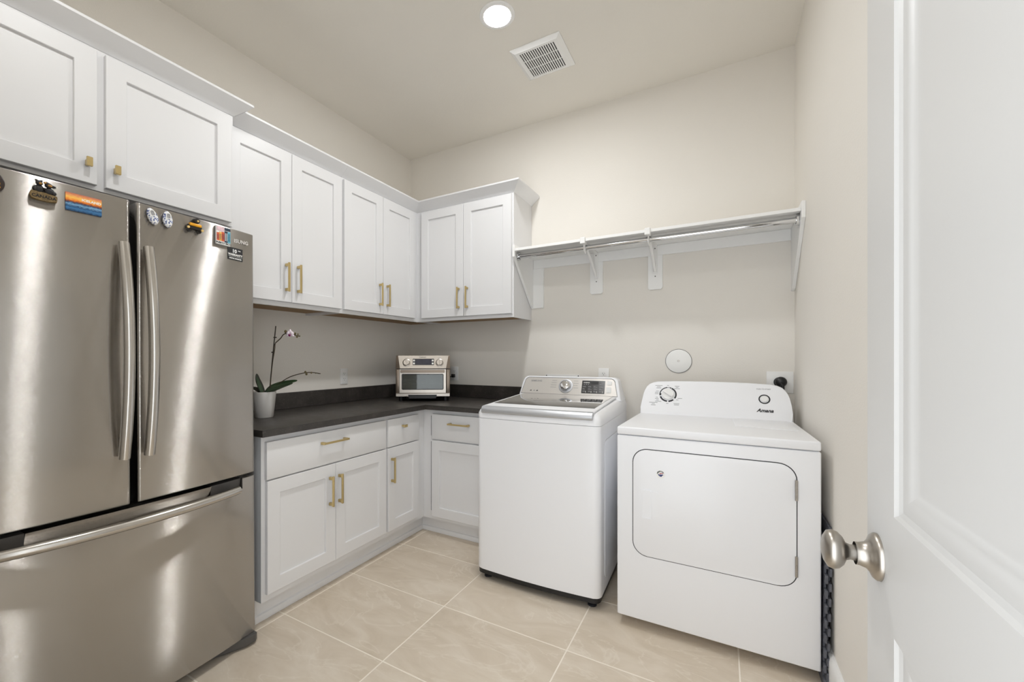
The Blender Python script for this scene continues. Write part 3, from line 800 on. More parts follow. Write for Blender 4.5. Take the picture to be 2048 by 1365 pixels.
for k, x in enumerate((-.255, -.231, -.210)):
    wrect('icon', 'ink_dark' if k != 1 else 'ink_gray', x - .006, x + .006, 1.0175, 1.0215, 0, .0005, fp, .0015)
    wrect('icon', 'ink_dark' if k != 1 else 'ink_gray', x - .001, x + .005, 1.0220, 1.0245, 0, .0005, fp, .001)

# ------------------------------------------------------------------ dryer
t = thing('dryer', 'white front-load dryer with dial console beside the washing machine', 'dryer', (2.3705, -.961, 0), .006)
hw = .3735; DD = .735
bm = B(); box(bm, -hw, hw, 0, DD, .046, .882, .006, 3); mk('body', bm, 'appliance', t)
for x in (-hw + .06, hw - .06):
    for y in (.13, DD - .06):
        bm = B(); lathe(bm, [(0, 0), (.02, 0), (.02, .01), (.01, .014), (.01, .0465), (0, .0465)], 16, T(x, y, 0)); mk('foot', bm, 'rubber', t)
bm = B()
V = [(-hw, -.002, .8855), (hw, -.002, .8855), (hw, DD, .8855), (-hw, DD, .8855), (-hw, -.002, .922), (hw, -.002, .922), (hw, DD, .909), (-hw, DD, .909)]
add(bm, V, [(0, 1, 2, 3), (7, 6, 5, 4), (0, 4, 5, 1), (1, 5, 6, 2), (2, 6, 7, 3), (3, 7, 4, 0)])
bmesh.ops.bevel(bm, geom=bm.edges[:], offset=.007, segments=3, profile=.5, affect='EDGES'); tp = mk('top_panel', bm, 'appliance', t)
# lint screen cover on the top
def topz(y): return .922 - (.922 - .909) * y / DD
bm = B()
for (d, x0, x1, y0, y1) in ((0, .105, .345, .30, .675),):
    V = [(x, y, topz(y) + dz) for dz in (-.001, .0022) for (x, y) in ((x0, y0 + .02), (x1, y0), (x1, y1), (x0, y1))]
    vs = add(bm, V, [(0, 1, 2, 3), (7, 6, 5, 4), (0, 4, 5, 1), (1, 5, 6, 2), (2, 6, 7, 3), (3, 7, 4, 0)])
    bmesh.ops.bevel(bm, geom=bm.edges[:], offset=.0015, segments=2, profile=.5, affect='EDGES')
mk('lint_cover', bm, 'appliance', tp)
# console
ZB, TL, YB = .905, .45, .655
P = [(-.3715, .905), (.3715, .905), (.3705, .950), (.367, .990), (.361, 1.026), (.354, 1.048), (.345, 1.066), (.331, 1.080), (.312, 1.089), (.285, 1.094), (.20, 1.0985), (.10, 1.1010), (0, 1.1020), (-.10, 1.1015), (-.20, 1.0995), (-.285, 1.0955), (-.310, 1.090), (-.328, 1.081), (-.342, 1.066), (-.351, 1.046), (-.357, 1.024), (-.364, .985), (-.370, .945)]; n = len(P)
bm = B()
V = [(x, wy(z), z) for x, z in P] + [(x, DD + .065, z) for x, z in P]
add(bm, V, [tuple(range(n)), tuple(range(2 * n - 1, n - 1, -1))] + [(i, (i + 1) % n, n + (i + 1) % n, n + i) for i in range(n)])
bmesh.ops.bevel(bm, geom=[e for e in bm.edges if any(len(q.verts) == n for q in e.link_faces)], offset=.007, segments=3, profile=.5, affect='EDGES')
con = mk('console', bm, 'appliance', t, smooth=40)
TA = -math.atan(TL)
def ond(x, z, d=0): return T(x, wy(z) - d, z) @ Matrix.Rotation(TA, 4, 'X') @ TOFRONT
def arc(bm, r0, r1, a0, a1, M, h=.0006, n=12):
    V = []; Fc = []
    for k in range(n + 1):
        a = a0 + (a1 - a0) * k / n
        for r in (r0, r1): V.append(tuple(M @ Vector((r * math.cos(a), r * math.sin(a), h))))
    for k in range(n): Fc.append((2 * k, 2 * k + 1, 2 * k + 3, 2 * k + 2))
    add(bm, V, Fc)
DXc, DZc = -.222, 1.023
deg = math.radians
for (a0, a1, r0) in ((95, 178, .0415), (170, 190, .037), (198, 265, .038), (275, 312, .038), (328, 425, .0385), (428, 438, .040), (442, 448, .0415)):
    bm = B(); arc(bm, r0, .047, deg(a0), deg(a1), ond(DXc, DZc)); mk('dial_marking', bm, 'ink_dark', con, smooth=0)
bm = B(); lathe(bm, [(0, 0), (.0335, 0), (.0335, .008), (.031, .012), (0, .012)], 36, ond(DXc, DZc)); kd = mk('dial', bm, 'plastic_white', con)
bm = B(); box(bm, -.030, .030, -.006, .006, .010, .026, .003); bmesh.ops.transform(bm, matrix=ond(DXc, DZc) @ Matrix.Rotation(deg(-32), 4, 'Z'), verts=bm.verts); mk('dial_grip', bm, 'plastic_white', kd)
bm = B(); arc(bm, .0205, .0265, 0, 2 * PI, ond(.2505, 1.018), n=36); mk('button_ring', bm, 'ink_dark', con, smooth=0)
bm = B(); lathe(bm, [(0, 0), (.0175, 0), (.0175, .008), (.014, .011), (0, .0095)], 30, ond(.2505, 1.018)); mk('start_button', bm, 'plastic_white', con)
text('lettering', 'PUSH TO START', .0088, 'ink_gray', con, .249, wy(1.068) - .0006, 1.068, tilt=TA)
text('lettering', 'Amana', .026, 'ink_dark', con, .251, wy(.952) - .0006, .952, tilt=TA, shear=.35, off=.0008, sx=1.0)
random.seed(5)
def dlegend(x, z, wd):
    bm = B(); h = .0013
    add(bm, [(x - wd / 2, wy(z - h) - .0005, z - h), (x + wd / 2, wy(z - h) - .0005, z - h), (x + wd / 2, wy(z + h) - .0005, z + h), (x - wd / 2, wy(z + h) - .0005, z + h)], [(0, 1, 2, 3)])
    mk('legend', bm, 'ink_gray', con, smooth=0)
for (x, z, wd) in ((-.262, 1.084, .040), (-.262, 1.077, .020), (-.262, 1.070, .028), (-.163, 1.083, .024), (-.163, 1.076, .014), (-.163, 1.069, .030), (-.268, 1.052, .016), (-.272, 1.044, .020), (-.272, 1.036, .020), (-.270, 1.016, .012), (-.270, 1.008, .020), (-.266, 1.000, .014), (-.262, .993, .034), (-.288, .985, .046), (-.288, .978, .016), (-.288, .971, .026), (-.146, 1.014, .024), (-.160, 1.005, .012), (-.163, .984, .030), (-.163, .977, .026), (-.212, .983, .012), (-.212, 1.086, .010)):
    dlegend(x - .012, z - .011, wd)
# door
dx0, dx1, dz0, dz1 = -.302, .297, .344, .825
bm = B(); ring(bm, rrect(dx0 - .0036, dx1 + .0036, dz0 - .0036, dz1 + .0036, .063, 8), rrect(dx0 + .012, dx1 - .012, dz0 + .012, dz1 - .012, .05, 8), -.0006, .002); mk('door_gap', bm, 'gap', t)
bm = B(); prism(bm, rrect(dx0, dx1, dz0, dz1, .060, 8), -.003, -.0002, b=.0018); dd = mk('door', bm, 'appliance', t, smooth=40)
bm = B(); ring(bm, rrect(-.266, -.222, .513, .642, .006, 4), rrect(-.262, -.226, .517, .638, .004, 4), -.0080, -.0025); mk('handle_rim', bm, 'appliance', dd)
bm = B(); prism(bm, rrect(-.262, -.226, .517, .638, .004, 4), -.0050, -.0025); mk('handle_cover', bm, 'appliance', dd)
bm = B(); 
PP = rrect(-.2255, -.178, .530, .640, (.002, .03, .03, .002), 6)
prism(bm, PP, -.0034, -.0025); 
for v in bm.verts:
    if v.co.y < -.003: v.co.y = -.0032 + (.0004 if v.co.x > -.2 else -.0010)
mk('handle_scoop', bm, 'appliance', dd)
for (z0, z1) in ((.687, .767), (.391, .471)):
    bm = B(); box(bm, .2925, .3015, -.009, -.001, z0, z1, .0015, 1); hg = mk('hinge', bm, 'nickel', t)
    for k in range(3): bxo('hinge_knuckle', 'nickel', hg, .2945, .2995, -.0115, -.008, z0 + .006 + k * .026, z0 + .022 + k * .026, b=.001, seg=1)
stm = T(-.1865, -.0031, .722)
bm = B(); lathe(bm, [(0, 0), (.0185, 0), (.0185, .0006), (0, .0006)], 32, stm @ TOFRONT); sk = mk('sticker', bm, 'ink_white', dd); sk['label'] = 'small round white sticker with blue and red emblem'
for k, ch in enumerate('AMERICA'):
    a = deg(160 - k * 20)
    text('lettering', ch, .0070, 'ink_dark', sk, -.1865 + .0135 * math.cos(a), -.0041, .722 + .0135 * math.sin(a) - .002, off=.0004)
def flat(mat, pts, nm='emblem'):
    bm = B(); prism(bm, [(x - .1865, z + .722) for x, z in pts], -.0042, -.0035); mk(nm, bm, mat, sk, smooth=0)
flat('ink_blue', [(-.010, .001), (-.004, -.001), (.002, .000), (.009, .001), (.011, -.002), (.005, -.006), (.006, -.009), (-.001, -.010), (-.008, -.006), (-.012, .003)])
flat('ink_red', [(-.006, .003), (.000, .006), (.009, .007), (.011, .005), (.004, .004), (-.003, .001)])
flat('ink_white', [(-.007, -.004), (-.004, -.003), (-.003, -.006), (-.006, -.007)], 'emblem_light')

# foam mats leaning in the slot between the dryer and the wall
def mat_outline(y0, y1, z1, ph):
    P = [(y0, 0)]; st_ = .056; z = ph
    while z + st_ < z1:
        P += [(y0, z + .002), (y0 - .030, z + .000), (y0 - .032, z + .004), (y0 - .032, z + .026), (y0 - .030, z + .030), (y0, z + .028)]
        z += st_
    P += [(y0, z1), (y1, z1), (y1, 0)]
    return P
for i, (x, h_, ph, ln, lab) in enumerate(((2.7470, .55, .004, .014, 'dark grey interlocking foam mat standing against the dryer side'), (2.7548, .60, .032, .022, 'dark grey interlocking foam mat standing nearer the right wall'))):
    o = thing('foam_mat', lab, 'mat', (x, 0, 0), 0, group='foam mats beside the dryer')
    bm = B(); prism(bm, mat_outline(-.948, -.40, h_, ph), 0, .0072, axis='x')
    for v in bm.verts: v.co.x += v.co.z * ln
    mk('mat_sheet', bm, 'foam', o, smooth=0)

# ------------------------------------------------------------------ shelf with hanging rod
t = thing('closet_shelf', 'white wall shelf with chrome hanging rod above the washer and dryer', 'shelf', (0, 0, 1.615), 0)
x0s, x1s = 1.1915, 2.760
bm = B(); box(bm, x0s, x1s, -.354, -.001, 1.978, 1.996, .0015, 1); mk('shelf_board', bm, 'trim', t)
bm = B(); box(bm, x0s, x1s, -.018, -.0008, 1.912, 1.9775, .0015, 1); mk('cleat', bm, 'trim', t)
PL = [(-.356, 2.022), (-.356, 1.940), (-.330, 1.925), (-.040, 1.632), (-.018, 1.622), (-.018, 2.022)]
bm = B(); prism(bm, PL, 1.1735, 1.1910, axis='x', b=.001, seg=1); mk('support_panel', bm, 'trim', t, smooth=0)
bm = B(); prism(bm, [(-.372, 2.022), (-.372, 1.940), (-.345, 1.922), (-.040, 1.632), (-.001, 1.622), (-.001, 2.022)], 2.7605, 2.7772, axis='x', b=.001, seg=1); mk('support_panel', bm, 'trim', t, smooth=0)
bm = B(); prism(bm, [(1.1735, 1.615), (1.268, 1.615), (1.272, 1.620), (1.272, 1.9115), (1.1735, 1.9115)], -.0175, -.0008); mk('wall_plate', bm, 'trim', t)
for xc in (1.6635, 2.0445):
    bm = B(); prism(bm, [(xc - .034, 1.689), (xc + .034, 1.689), (xc + .044, 1.699), (xc + .044, 1.9115), (xc - .044, 1.9115), (xc - .044, 1.699)], -.0175, -.0008, b=.001, seg=1); wp = mk('wall_plate', bm, 'trim', t)
    for z in (1.775, 1.955):
        bm = B(); lathe(bm, [(0, 0), (.004, 0), (.003, .0012), (0, .0014)], 12, T(xc, -.0285 if z > 1.9 else -.0176, z) @ TOFRONT); mk('screw', bm, 'plastic_gray', wp)
    bm = B()
    box(bm, xc - .013, xc + .013, -.0275, -.018, 1.795, 1.9775, .0015, 1)
    box(bm, xc - .012, xc + .012, -.345, -.0275, 1.9675, 1.9778, .0015, 1)
    tube(bm, [(xc, -.030, 1.806), (xc, -.12, 1.868), (xc, -.24, 1.935), (xc, -.29, 1.964)], .008, 8, sx=1.2)
    hk = []
    for k in range(13):
        a = -2.5 + 3.9 * k / 12; hk.append((xc, -.300 + .0215 * math.cos(a) * -1, 1.9475 + .0215 * math.sin(a)))
    tube(bm, hk, .0055, 8, sx=3.0, up=(1, 0, 0))
    box(bm, xc - .016, xc + .016, -.366, -.318, 1.962, 2.002, .003, 1)
    mk('rod_bracket', bm, 'trim', t)
bm = B(); tube(bm, [(1.1925, -.300, 1.948), (2.7595, -.300, 1.948)], .0155, 20); mk('rod', bm, 'chrome', t, smooth=60)
for (x, s_) in ((1.1915, 1), (2.760, -1)):
    bm = B(); ring(bm, rrect(-.324, -.276, 1.920, 1.975, .018, 5), rrect(-.317, -.283, 1.929, 1.967, .015, 5), x + s_ * .001, x + s_ * .013, axis='x')
    prism(bm, rrect(-.324, -.276, 1.920, 1.975, .018, 5), x, x + s_ * .0025, axis='x'); mk('rod_socket', bm, 'chrome', t)

# ------------------------------------------------------------------ wall fittings
def outlet(label, loc, rz, half=1, wd=.0725, ht=.118, range_=False):
    t = thing('wall_outlet', label, 'outlet', loc, rz, group='wall outlets')
    z = loc[2]
    bm = B(); box(bm, -wd / 2, wd / 2, -.007, -.0005, z - ht / 2, z + ht / 2, .003); pl = mk('cover_plate', bm, 'plastic_white', t)
    if not range_:
        for s_ in (-1, 1):
            bm = B(); prism(bm, rrect(-.0165, .0165, z + s_ * .0195 - .014, z + s_ * .0195 + .014, .012, 5), -.009, -.006); rc = mk('receptacle', bm, 'plastic_white', t)
            for (x, h) in ((-.0065, .0042), (.0065, .0035)):
                bm = B(); box(bm, x - .0011, x + .0011, -.0094, -.0088, z + s_ * .0195 - h + .003, z + s_ * .0195 + h + .003); mk('slot', bm, 'plastic_black', rc)
            bm = B(); lathe(bm, [(0, 0), (.0024, 0), (.0024, .0005), (0, .0005)], 12, T(0, -.009, z + s_ * .0195 - .0075) @ TOFRONT); mk('slot', bm, 'plastic_black', rc)
    else:
        bm = B(); lathe(bm, [(0, 0), (.030, 0), (.030, .004), (0, .004)], 30, T(0, -.006, z) @ TOFRONT); mk('receptacle', bm, 'plastic_black', t)
    return t
outlet('white duplex outlet on the left wall between orchid and oven', (0, -.790, 1.104), LW)
outlet('white duplex outlet on the back wall behind the toaster oven', (.4735, 0, 1.108), 0)
outlet('white duplex outlet above the washing machine console', (1.711, 0, 1.110), 0)
outlet('large square white outlet with black plug behind the dryer', (2.7085, 0, 1.100), 0, wd=.128, ht=.124, range_=True)
t = thing('dryer_plug', 'round black dryer plug with cord in the square outlet', 'plug', (2.712, -.013, 1.103), 0)
bm = B(); lathe(bm, [(0, 0), (.029, 0), (.029, .012), (.024, .022), (.012, .028), (0, .028)], 28, T(0, 0, 1.103) @ TOFRONT); mk('plug_body', bm, 'plastic_black', t, smooth=50)
bm = B(); tube(bm, [(0, -.018, 1.103), (.004, -.030, 1.08), (.006, -.030, 1.03), (.002, -.028, .96), (0, -.03, .80)], .0105, 10); mk('cord', bm, 'plastic_black', t, smooth=60)
t = thing('oven_plug', 'small black plug with cord in the outlet behind the oven', 'plug', (.4735, -.0105, 1.090), 0)
bm = B(); box(bm, -.013, .013, -.030, 0, 1.076, 1.104, .004); mk('plug_body', bm, 'plastic_black', t)
bm = B(); tube(bm, [(0, -.028, 1.090), (-.012, -.042, 1.082), (-.030, -.046, 1.062), (-.046, -.046, 1.03), (-.055, -.05, .99)], .004, 8); mk('cord', bm, 'plastic_black', t, smooth=60)
t = thing('vent_cover', 'round white wall cover with centre screw above the dryer', 'cover', (2.181, 0, 1.220), 0)
bm = B(); lathe(bm, [(0, 0), (.0745, 0), (.0745, .0035), (.071, .005), (0, .0055)], 48, T(0, -.002, 1.220) @ TOFRONT); pl = mk('cover_disc', bm, 'ink_white', t)
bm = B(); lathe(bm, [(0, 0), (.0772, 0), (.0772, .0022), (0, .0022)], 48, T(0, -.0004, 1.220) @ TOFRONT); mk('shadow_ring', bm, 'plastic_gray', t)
bm = B(); lathe(bm, [(0, 0), (.0065, 0), (.005, .002), (0, .0025)], 16, T(0, -.0074, 1.221) @ TOFRONT); mk('screw', bm, 'nickel', pl)
t = thing('washer_box', 'white recessed water valve box frame behind the washing machine', 'valve box', (1.4115, 0, .96), 0)
bm = B(); ring(bm, rrect(-.128, .128, .965, 1.118, .004, 3), rrect(-.108, .108, .985, 1.098, .004, 3), -.006, -.0005); fr_ = mk('frame', bm, 'plastic_white', t)
bxo('back', 'plastic_white', t, -.108, .108, -.0018, -.0004, .985, 1.098)
for x in (-.1195, .1205):
    bm = B(); lathe(bm, [(0, 0), (.0042, 0), (.0042, .001), (0, .001)], 14, T(x, -.006, 1.110) @ TOFRONT); mk('screw_hole', bm, 'plastic_black', fr_)

# ------------------------------------------------------------------ ceiling fittings
def ceiling_light(label, x, y, lm):
    t = thing('ceiling_light', label, 'ceiling light', (x, y, H), 0, group='recessed ceiling lights', off=0)
    bm = B(); lathe(bm, [(.0705, -.0005), (.092, -.0005), (.091, -.004), (.080, -.007), (.0705, -.008), (.0705, -.0005)], 48); mk('trim_ring', bm, 'trim', t)
    bm = B(); lathe(bm, [(0, -.010), (.03, -.0098), (.055, -.0088), (.070, -.006), (.070, -.002), (0, -.002)], 48); mk('diffuser', bm, lm, t, smooth=60)
ceiling_light('round lit recessed ceiling light beside the exhaust fan grille', 1.412, -1.049, 'lamp')
ceiling_light('round lit recessed ceiling light over the entrance side', 1.412, -2.38, 'lamp_entrance')
t = thing('exhaust_fan', 'square white ceiling exhaust fan grille with narrow slots', 'exhaust fan', (1.506, -.636, H), 0, off=0)
bm = B(); hx, hy = .149, .149
O = [(-hx, -hy), (hx, -hy), (hx, hy), (-hx, hy)]; O2 = [(-hx + .022, -hy + .022), (hx - .022, -hy + .022), (hx - .022, hy - .022), (-hx + .022, hy - .022)]
I = [(-.107, -.112), (.107, -.112), (.107, .112), (-.107, .112)]
L = [[bm.verts.new((p[0], p[1], z)) for p in P] for (P, z) in ((O, -.0005), (O, -.006), (O2, -.018), (I, -.019), (I, -.004))]
for a, b_ in zip(L, L[1:]):
    for k in range(4): bm.faces.new((a[k], a[(k + 1) % 4], b_[(k + 1) % 4], b_[k]))
mk('grille_frame', bm, 'plastic_white', t, smooth=20)
bxo('slot_shade_plate', 'rubber', t, -.1068, .1068, -.1118, .1118, -.0140, -.0006)  # black plate close behind the slats, painted-in darkness for the slots
ns = 16
sh = None
for k in range(ns + 1):
    x = -.107 + .214 * k / ns
    if sh is None:
        bm = B(); box(bm, -.0034, .0034, -.112, .112, -.0185, -.0150); o = mk('slat', bm, 'plastic_white', t, smooth=0); sh = o
    else:
        o = sh.copy(); C.objects.link(o); o.parent = t
    o.location = (x, 0, 0)
for y in (-.037, .037): bxo('cross_bar', 'plastic_white', t, -.107, .107, y - .0020, y + .0020, -.0172, -.0142)

# ------------------------------------------------------------------ toaster oven
t = thing('toaster_oven', 'stainless steel toaster oven with two dials in the counter corner', 'toaster oven', (.319, -.577, CT), math.radians(33.3), off=0)
OW, b0, b1 = .406, .036, .344
z_s = .208 + .036                                              # seam between door and control panel
Dp = .31
bm = B(); box(bm, .002, OW - .002, .030, Dp, b0, b1 - .002, .004); mk('body', bm, 'steel_side', t)
fr_ = B()
for (x0, x1) in ((0, .028), (OW - .028, OW)): box(fr_, x0, x1, .001, .03, b0 + .026, z_s - .003, .003)
mk('side_post', fr_, 'steel_side', t)
# control panel, leaning back, trapezoid plate between dark side cheeks
bm = B(); 
V = [(0, .000, z_s), (OW, .000, z_s), (OW, .022, b1 + .0), (0, .022, b1 + .0), (0, .05, z_s), (OW, .05, z_s), (OW, .05, b1), (0, .05, b1)]
add(bm, V, [(0, 1, 2, 3), (7, 6, 5, 4), (0, 4, 5, 1), (1, 5, 6, 2), (2, 6, 7, 3), (3, 7, 4, 0)])
bmesh.ops.bevel(bm, geom=bm.edges[:], offset=.002, segments=2, profile=.5, affect='EDGES'); ck = mk('control_housing', bm, 'steel_side', t)
OTL = .022 / (b1 - z_s)
def oy(z): return (z - z_s) * OTL
def oplate(poly, d0, d1, mat, nm, par):
    bm = B(); n = len(poly)
    V = [(x, oy(z) - d, z) for d in (d1, d0) for x, z in poly]
    add(bm, V, [tuple(range(n)), tuple(range(2 * n - 1, n - 1, -1))] + [(i, (i + 1) % n, n + (i + 1) % n, n + i) for i in range(n)])
    return mk(nm, bm, mat, par)
cp = oplate([(.032, z_s + .004), (OW - .030, z_s + .004), (OW - .012, b1 - .001), (.016, b1 - .001)], -.002, .003, 'steel_oven', 'control_panel', ck)
OTA = -math.atan(OTL)
zk = .290
dp_ = oplate(rrect(.126, .286, .272, .320, .003, 3), .0025, .0042, 'panel_black', 'display', cp)
oplate(rrect(.146, .266, .276, .316, .002, 3), .004, .0048, 'display_blue', 'screen', dp_)
for x in (.129, .269):
    for z in (.278, .300): oplate(rrect(x, x + .0135, z, z + .013, .002, 2), .004, .0052, 'ink_white', 'key', dp_)
for x in (.080, .327):
    M = T(x, oy(zk) - .003, zk) @ Matrix.Rotation(OTA, 4, 'X') @ TOFRONT
    bm = B(); lathe(bm, [(0, 0), (.0295, 0), (.0295, .003), (.024, .005), (.0235, .004), (0, .004)], 36, M); rg = mk('dial_ring', bm, 'nickel', cp)
    bm = B(); lathe(bm, [(.022, .003), (.022, .016), (.0205, .018), (0, .018)], 36, M); kb = mk('dial', bm, 'chrome' if 0 else 'steel_oven', rg)
    bm = B(); box(bm, -.002, .002, -.018, .018, .0175, .0205, .0006, 1); bmesh.ops.transform(bm, matrix=M @ Matrix.Rotation(.5 if x < .2 else .05, 4, 'Z'), verts=bm.verts); mk('pointer', bm, 'nickel', kb)
text('lettering', 'Cuisinart', .014, 'ink_dark', cp, .200, oy(.3295) - .0036, .3275, tilt=OTA, off=.0002)
for x in (.080, .327): oplate(rrect(x - .012, x + .012, .3235, .3255, .0008, 2), .0028, .0034, 'ink_gray', 'legend', cp)
oplate([(0.001, z_s - .0005), (OW - .001, z_s - .0005), (OW - .001, z_s + .003), (.001, z_s + .003)], -.003, .002, 'plastic_black', 'seam', t)
# glass door
dx0, dx1, dz0, dz1 = .029, OW - .031, .064, z_s - .003
wx0, wx1, wz0, wz1 = .046, OW - .049, .088, .206
bm = B()
Oo = rrect(dx0, dx1, dz0, dz1, .002, 6); Ii = rrect(wx0, wx1, wz0, wz1, .010, 6)
ring(bm, Oo, Ii, -.004, .012); od = mk('door', bm, 'steel_oven', t)
bm = B(); ring(bm, rrect(wx0 - .001, wx1 + .001, wz0 - .001, wz1 + .001, .010, 6), rrect(wx0 + .004, wx1 - .004, wz0 + .004, wz1 - .004, .008, 6), -.0046, -.0030); mk('window_seal', bm, 'plastic_black', od)
bm = B(); prism(bm, rrect(wx0 + .001, wx1 - .001, wz0 + .001, wz1 - .001, .009, 6), -.0030, -.0005); mk('window_glass', bm, 'oven_glass', od)
bm = B(); prism(bm, rrect(.038, OW - .040, .216, .236, .002, 3), -.030, -.021, b=.0015, seg=1)
for x in (.046, OW - .048): box(bm, x - .006, x + .006, -.022, -.0035, .219, .233, .001, 1)
mk('handle', bm, 'steel_side', od, smooth=40)
bxo('cavity', 'oven_inside', t, wx0 - .004, wx1 + .004, .0105, .0118, wz0 - .004, wz1 + .004)
for z in (.128, .160):
    for k in range(3):
        bm = B(); tube(bm, [(wx0 + .002, .003 + k * .0025, z + k * .004), (wx1 - .002, .003 + k * .0025, z + k * .004)], .0014, 6); mk('rack_wire', bm, 'chrome', t, smooth=60)
bm = B(); box(bm, .001, OW - .001, .001, .03, b0, .060, .002, 1); bs = mk('base_rail', bm, 'steel_oven', t)
bm = B(); prism(bm, [(.100, .022), (.300, .022), (.308, .050), (.092, .050)], -.002, .012); mk('crumb_tray', bm, 'plastic_black', t)
bxo('base_seam', 'steel_side', t, .001, OW - .001, .0002, .006, .0605, .0635)
for x in (.035, OW - .035):
    for y in (.04, Dp - .04):
        bm = B(); lathe(bm, [(0, .0005), (.014, .0005), (.016, .036), (0, .036)], 16, T(x, y, 0)); mk('foot', bm, 'plastic_black', t)

# ------------------------------------------------------------------ orchid
t = thing('potted_orchid', 'orchid with one pink flower in a white pot beside the refrigerator', 'plant', (.245, -1.585, CT), 0, off=0)
vd = Vector((math.cos(.5324), math.sin(.5324), 0))              # sideways direction in which the plant spreads
def pt(a, z, d=0): return (vd.x * a + -vd.y * d, vd.y * a + vd.x * d, z)
bm = B(); lathe(bm, [(0, .0006), (.045, .0006), (.047, .003), (.0615, .139), (.0615, .141), (.058, .141), (.055, .120), (0, .118)], 48); mk('pot', bm, 'pot', t, smooth=40)
bm = B()
random.seed(11)
for k in range(46):
    a = random.uniform(0, 2 * PI); r = random.uniform(0, .046)
    M = T(r * math.cos(a), r * math.sin(a), .124 + random.uniform(0, .010)) @ Matrix.Rotation(random.uniform(0, 3), 4, Vector((random.random(), random.random(), random.random())).normalized())
    b2 = B(); box(b2, -.008, .008, -.005, .005, -.003, .003, .001, 1); bmesh.ops.transform(b2, matrix=M, verts=b2.verts)
    me = bpy.data.meshes.new('tmp'); b2.to_mesh(me); b2.free(); bm.from_mesh(me); bpy.data.meshes.remove(me)
mk('bark_chips', bm, 'bark', t, kind='stuff')
def leaf(path, wid, mat='leaf', fold=.25, nm='leaf', split=False):
    """strap leaf along a path of (a,z,d) points"""
    pts = [Vector(pt(*p)) for p in path]
    # resample with catmull-rom
    out = []
    for i in range(len(pts) - 1):
        p0 = pts[max(i - 1, 0)]; p1 = pts[i]; p2 = pts[i + 1]; p3 = pts[min(i + 2, len(pts) - 1)]
        for k in range(6):
            u = k / 6; out.append(.5 * ((2 * p1) + (p2 - p0) * u + (2 * p0 - 5 * p1 + 4 * p2 - p3) * u * u + (3 * p1 - p0 - 3 * p2 + p3) * u ** 3))
    out.append(pts[-1]); n = len(out)
    bm = B(); rows = []
    side0 = Vector((-vd.y, vd.x, 0))
    for i, p in enumerate(out):
        u = i / (n - 1); wv = wid * (math.sin(PI * min(1, .12 + .88 * u)) ** .6 if u < 1 else .02) * (1 - .2 * u) + .0008
        tg = (out[min(i + 1, n - 1)] - out[max(i - 1, 0)]).normalized()
        sd = (side0 - tg * side0.dot(tg)).normalized(); up = sd.cross(tg)
        if up.z < 0: up = -up
        sd2 = (sd * .55 + up * .83).normalized() if fold > .3 else (sd * .8 + up * .6).normalized()
        row = []
        for s_, h in ((-1, .25), (-.5, .06), (0, 0), (.5, .06), (1, .25)):
            row.append(p + sd2 * (wv * s_) + up * (wv * h * fold * 2))
        rows.append(row)
    top = [[bm.verts.new(q) for q in r] for r in rows]
    bot = [[bm.verts.new(q - Vector((0, 0, .0012))) for q in r] for r in rows]
    for i in range(n - 1):
        for k in range(4):
            bm.faces.new((top[i][k], top[i][k + 1], top[i + 1][k + 1], top[i + 1][k]))
            bm.faces.new((bot[i][k], bot[i + 1][k], bot[i + 1][k + 1], bot[i][k + 1]))
        for k in (0, 4): bm.faces.new((top[i][k], top[i + 1][k], bot[i + 1][k], bot[i][k]))
    for i in (0, n - 1):
        for k in range(4): bm.faces.new((top[i][k], top[i][k + 1], bot[i][k + 1], bot[i][k]))
    return mk(nm, bm, mat, t, smooth=60)
leaf([(.000, .128, 0), (.03, .160, 0), (.09, .182, -.01), (.150, .195, -.01), (.187, .202, -.01)], .021)
leaf([(.010, .130, .01), (.05, .150, .02), (.10, .170, .02), (.150, .186, .02)], .018)
leaf([(.005, .128, -.01), (.03, .145, -.03), (.075, .160, -.05), (.12, .172, -.06)], .016)
leaf([(-.005, .128, 0), (-.02, .165, .0), (-.036, .205, 0), (-.042, .240, .0)], .017, 'leaf_dark')
leaf([(-.002, .128, -.01), (-.015, .160, -.01), (-.028, .195, -.01), (-.036, .222, -.012)], .010)
leaf([(-.010, .128, .01), (-.040, .150, .01), (-.075, .165, .01)], .015, 'leaf_dark')
def stem(path, r, mat, nm):
    pts = [Vector(pt(*p)) for p in path]; out = []
    for i in range(len(pts) - 1):
        p0 = pts[max(i - 1, 0)]; p1 = pts[i]; p2 = pts[i + 1]; p3 = pts[min(i + 2, len(pts) - 1)]
        for k in range(6):
            u = k / 6; out.append(.5 * ((2 * p1) + (p2 - p0) * u + (2 * p0 - 5 * p1 + 4 * p2 - p3) * u * u + (3 * p1 - p0 - 3 * p2 + p3) * u ** 3))
    out.append(pts[-1]); bm = B(); tube(bm, out, r, 8); return mk(nm, bm, mat, t, smooth=60)
stem([(.026, .120, .004), (.045, .33, .004), (.0625, .503, .004)], .0030, 'stake', 'stake')
st_ = stem([(.034, .125, 0), (.036, .200, 0), (.046, .300, 0), (.058, .375, 0), (.061, .405, 0), (.075, .420, 0), (.092, .436, 0), (.104, .453, 0), (.118, .461, 0), (.132, .460, 0), (.150, .458, 0), (.172, .452, 0), (.196, .446, 0)], .0027, 'stem', 'flower_stem')
s2 = stem([(.020, .125, -.004), (.055, .165, -.004), (.096, .194, -.004), (.140, .220, -.004), (.180, .234, -.004), (.228, .245, -.004), (.270, .246, -.004), (.312, .240, -.004)], .0024, 'stem', 'flower_stem')
for (a, z, d) in ((.0585, .440, .004), (.0475, .358, .002)):
    bm = B(); tube(bm, [pt(a - .008, z, d), pt(a + .008, z, d)], .003, 8); mk('clip', bm, 'stake', t)
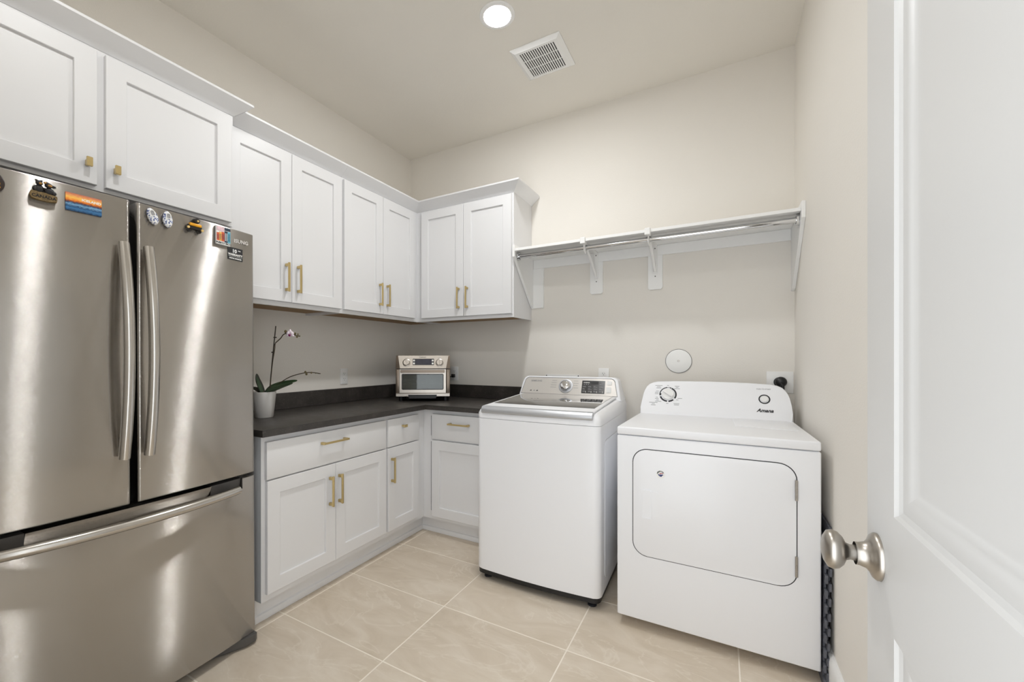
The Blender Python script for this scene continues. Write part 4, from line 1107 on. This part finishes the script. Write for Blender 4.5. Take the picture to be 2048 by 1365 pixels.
def bud(a, z, d, r, par):
    bm = B(); bmesh.ops.create_uvsphere(bm, u_segments=12, v_segments=8, radius=1, matrix=T(*pt(a, z, d)) @ Matrix.Diagonal((r, r, r * 1.25, 1))); mk('bud', bm, 'bud', par, smooth=60)
for b_ in ((.119, .472, 0, .0075), (.171, .461, 0, .0055), (.181, .444, 0, .0055), (.186, .457, 0, .0042), (.196, .447, 0, .0035)): bud(*b_, st_)
for b_ in ((.229, .249, -.004, .0055), (.235, .238, -.004, .006), (.262, .245, -.004, .0045), (.286, .243, -.004, .003), (.300, .241, -.004, .0025)): bud(*b_, s2)
fl_ = None
fc = Vector(pt(.147, .458, -.010)); vn = Vector((vd.y, -vd.x, 0))      # flower faces the room
def petal(ang, ln, wd_, mat, nm, push=0.0, par=None):
    bm = B(); n = 8; rows = []
    dirv = vd * math.cos(ang) + Vector((0, 0, 1)) * math.sin(ang); sd = vd * -math.sin(ang) + Vector((0, 0, 1)) * math.cos(ang)
    for i in range(n + 1):
        u = i / n; wv = wd_ * math.sin(PI * min(.97, .06 + .92 * u)) ** .7
        rows.append([fc + dirv * (ln * u) + sd * (wv * s_) + vn * (push + .004 * math.sin(PI * u) + (-.003 * s_ * s_)) for s_ in (-1, -.5, 0, .5, 1)])
    f_ = [[bm.verts.new(q) for q in r] for r in rows]; b2 = [[bm.verts.new(q - vn * .0007) for q in r] for r in rows]
    for i in range(n):
        for k in range(4):
            bm.faces.new((f_[i][k], f_[i][k + 1], f_[i + 1][k + 1], f_[i + 1][k])); bm.faces.new((b2[i][k], b2[i + 1][k], b2[i + 1][k + 1], b2[i][k + 1]))
        for k in (0, 4): bm.faces.new((f_[i][k], f_[i + 1][k], b2[i + 1][k], b2[i][k]))
    return mk(nm, bm, mat, par or t, smooth=60)
for a in (90, 210, 330): petal(deg(a), .026, .0085, 'petal', 'petal', 0, st_)
for a in (20, 160): petal(deg(a), .021, .0125, 'petal', 'petal', .002, st_)
petal(deg(265), .014, .0065, 'petal_lip', 'lip', .006, st_); petal(deg(250), .009, .005, 'petal_lip', 'lip', .008, st_)
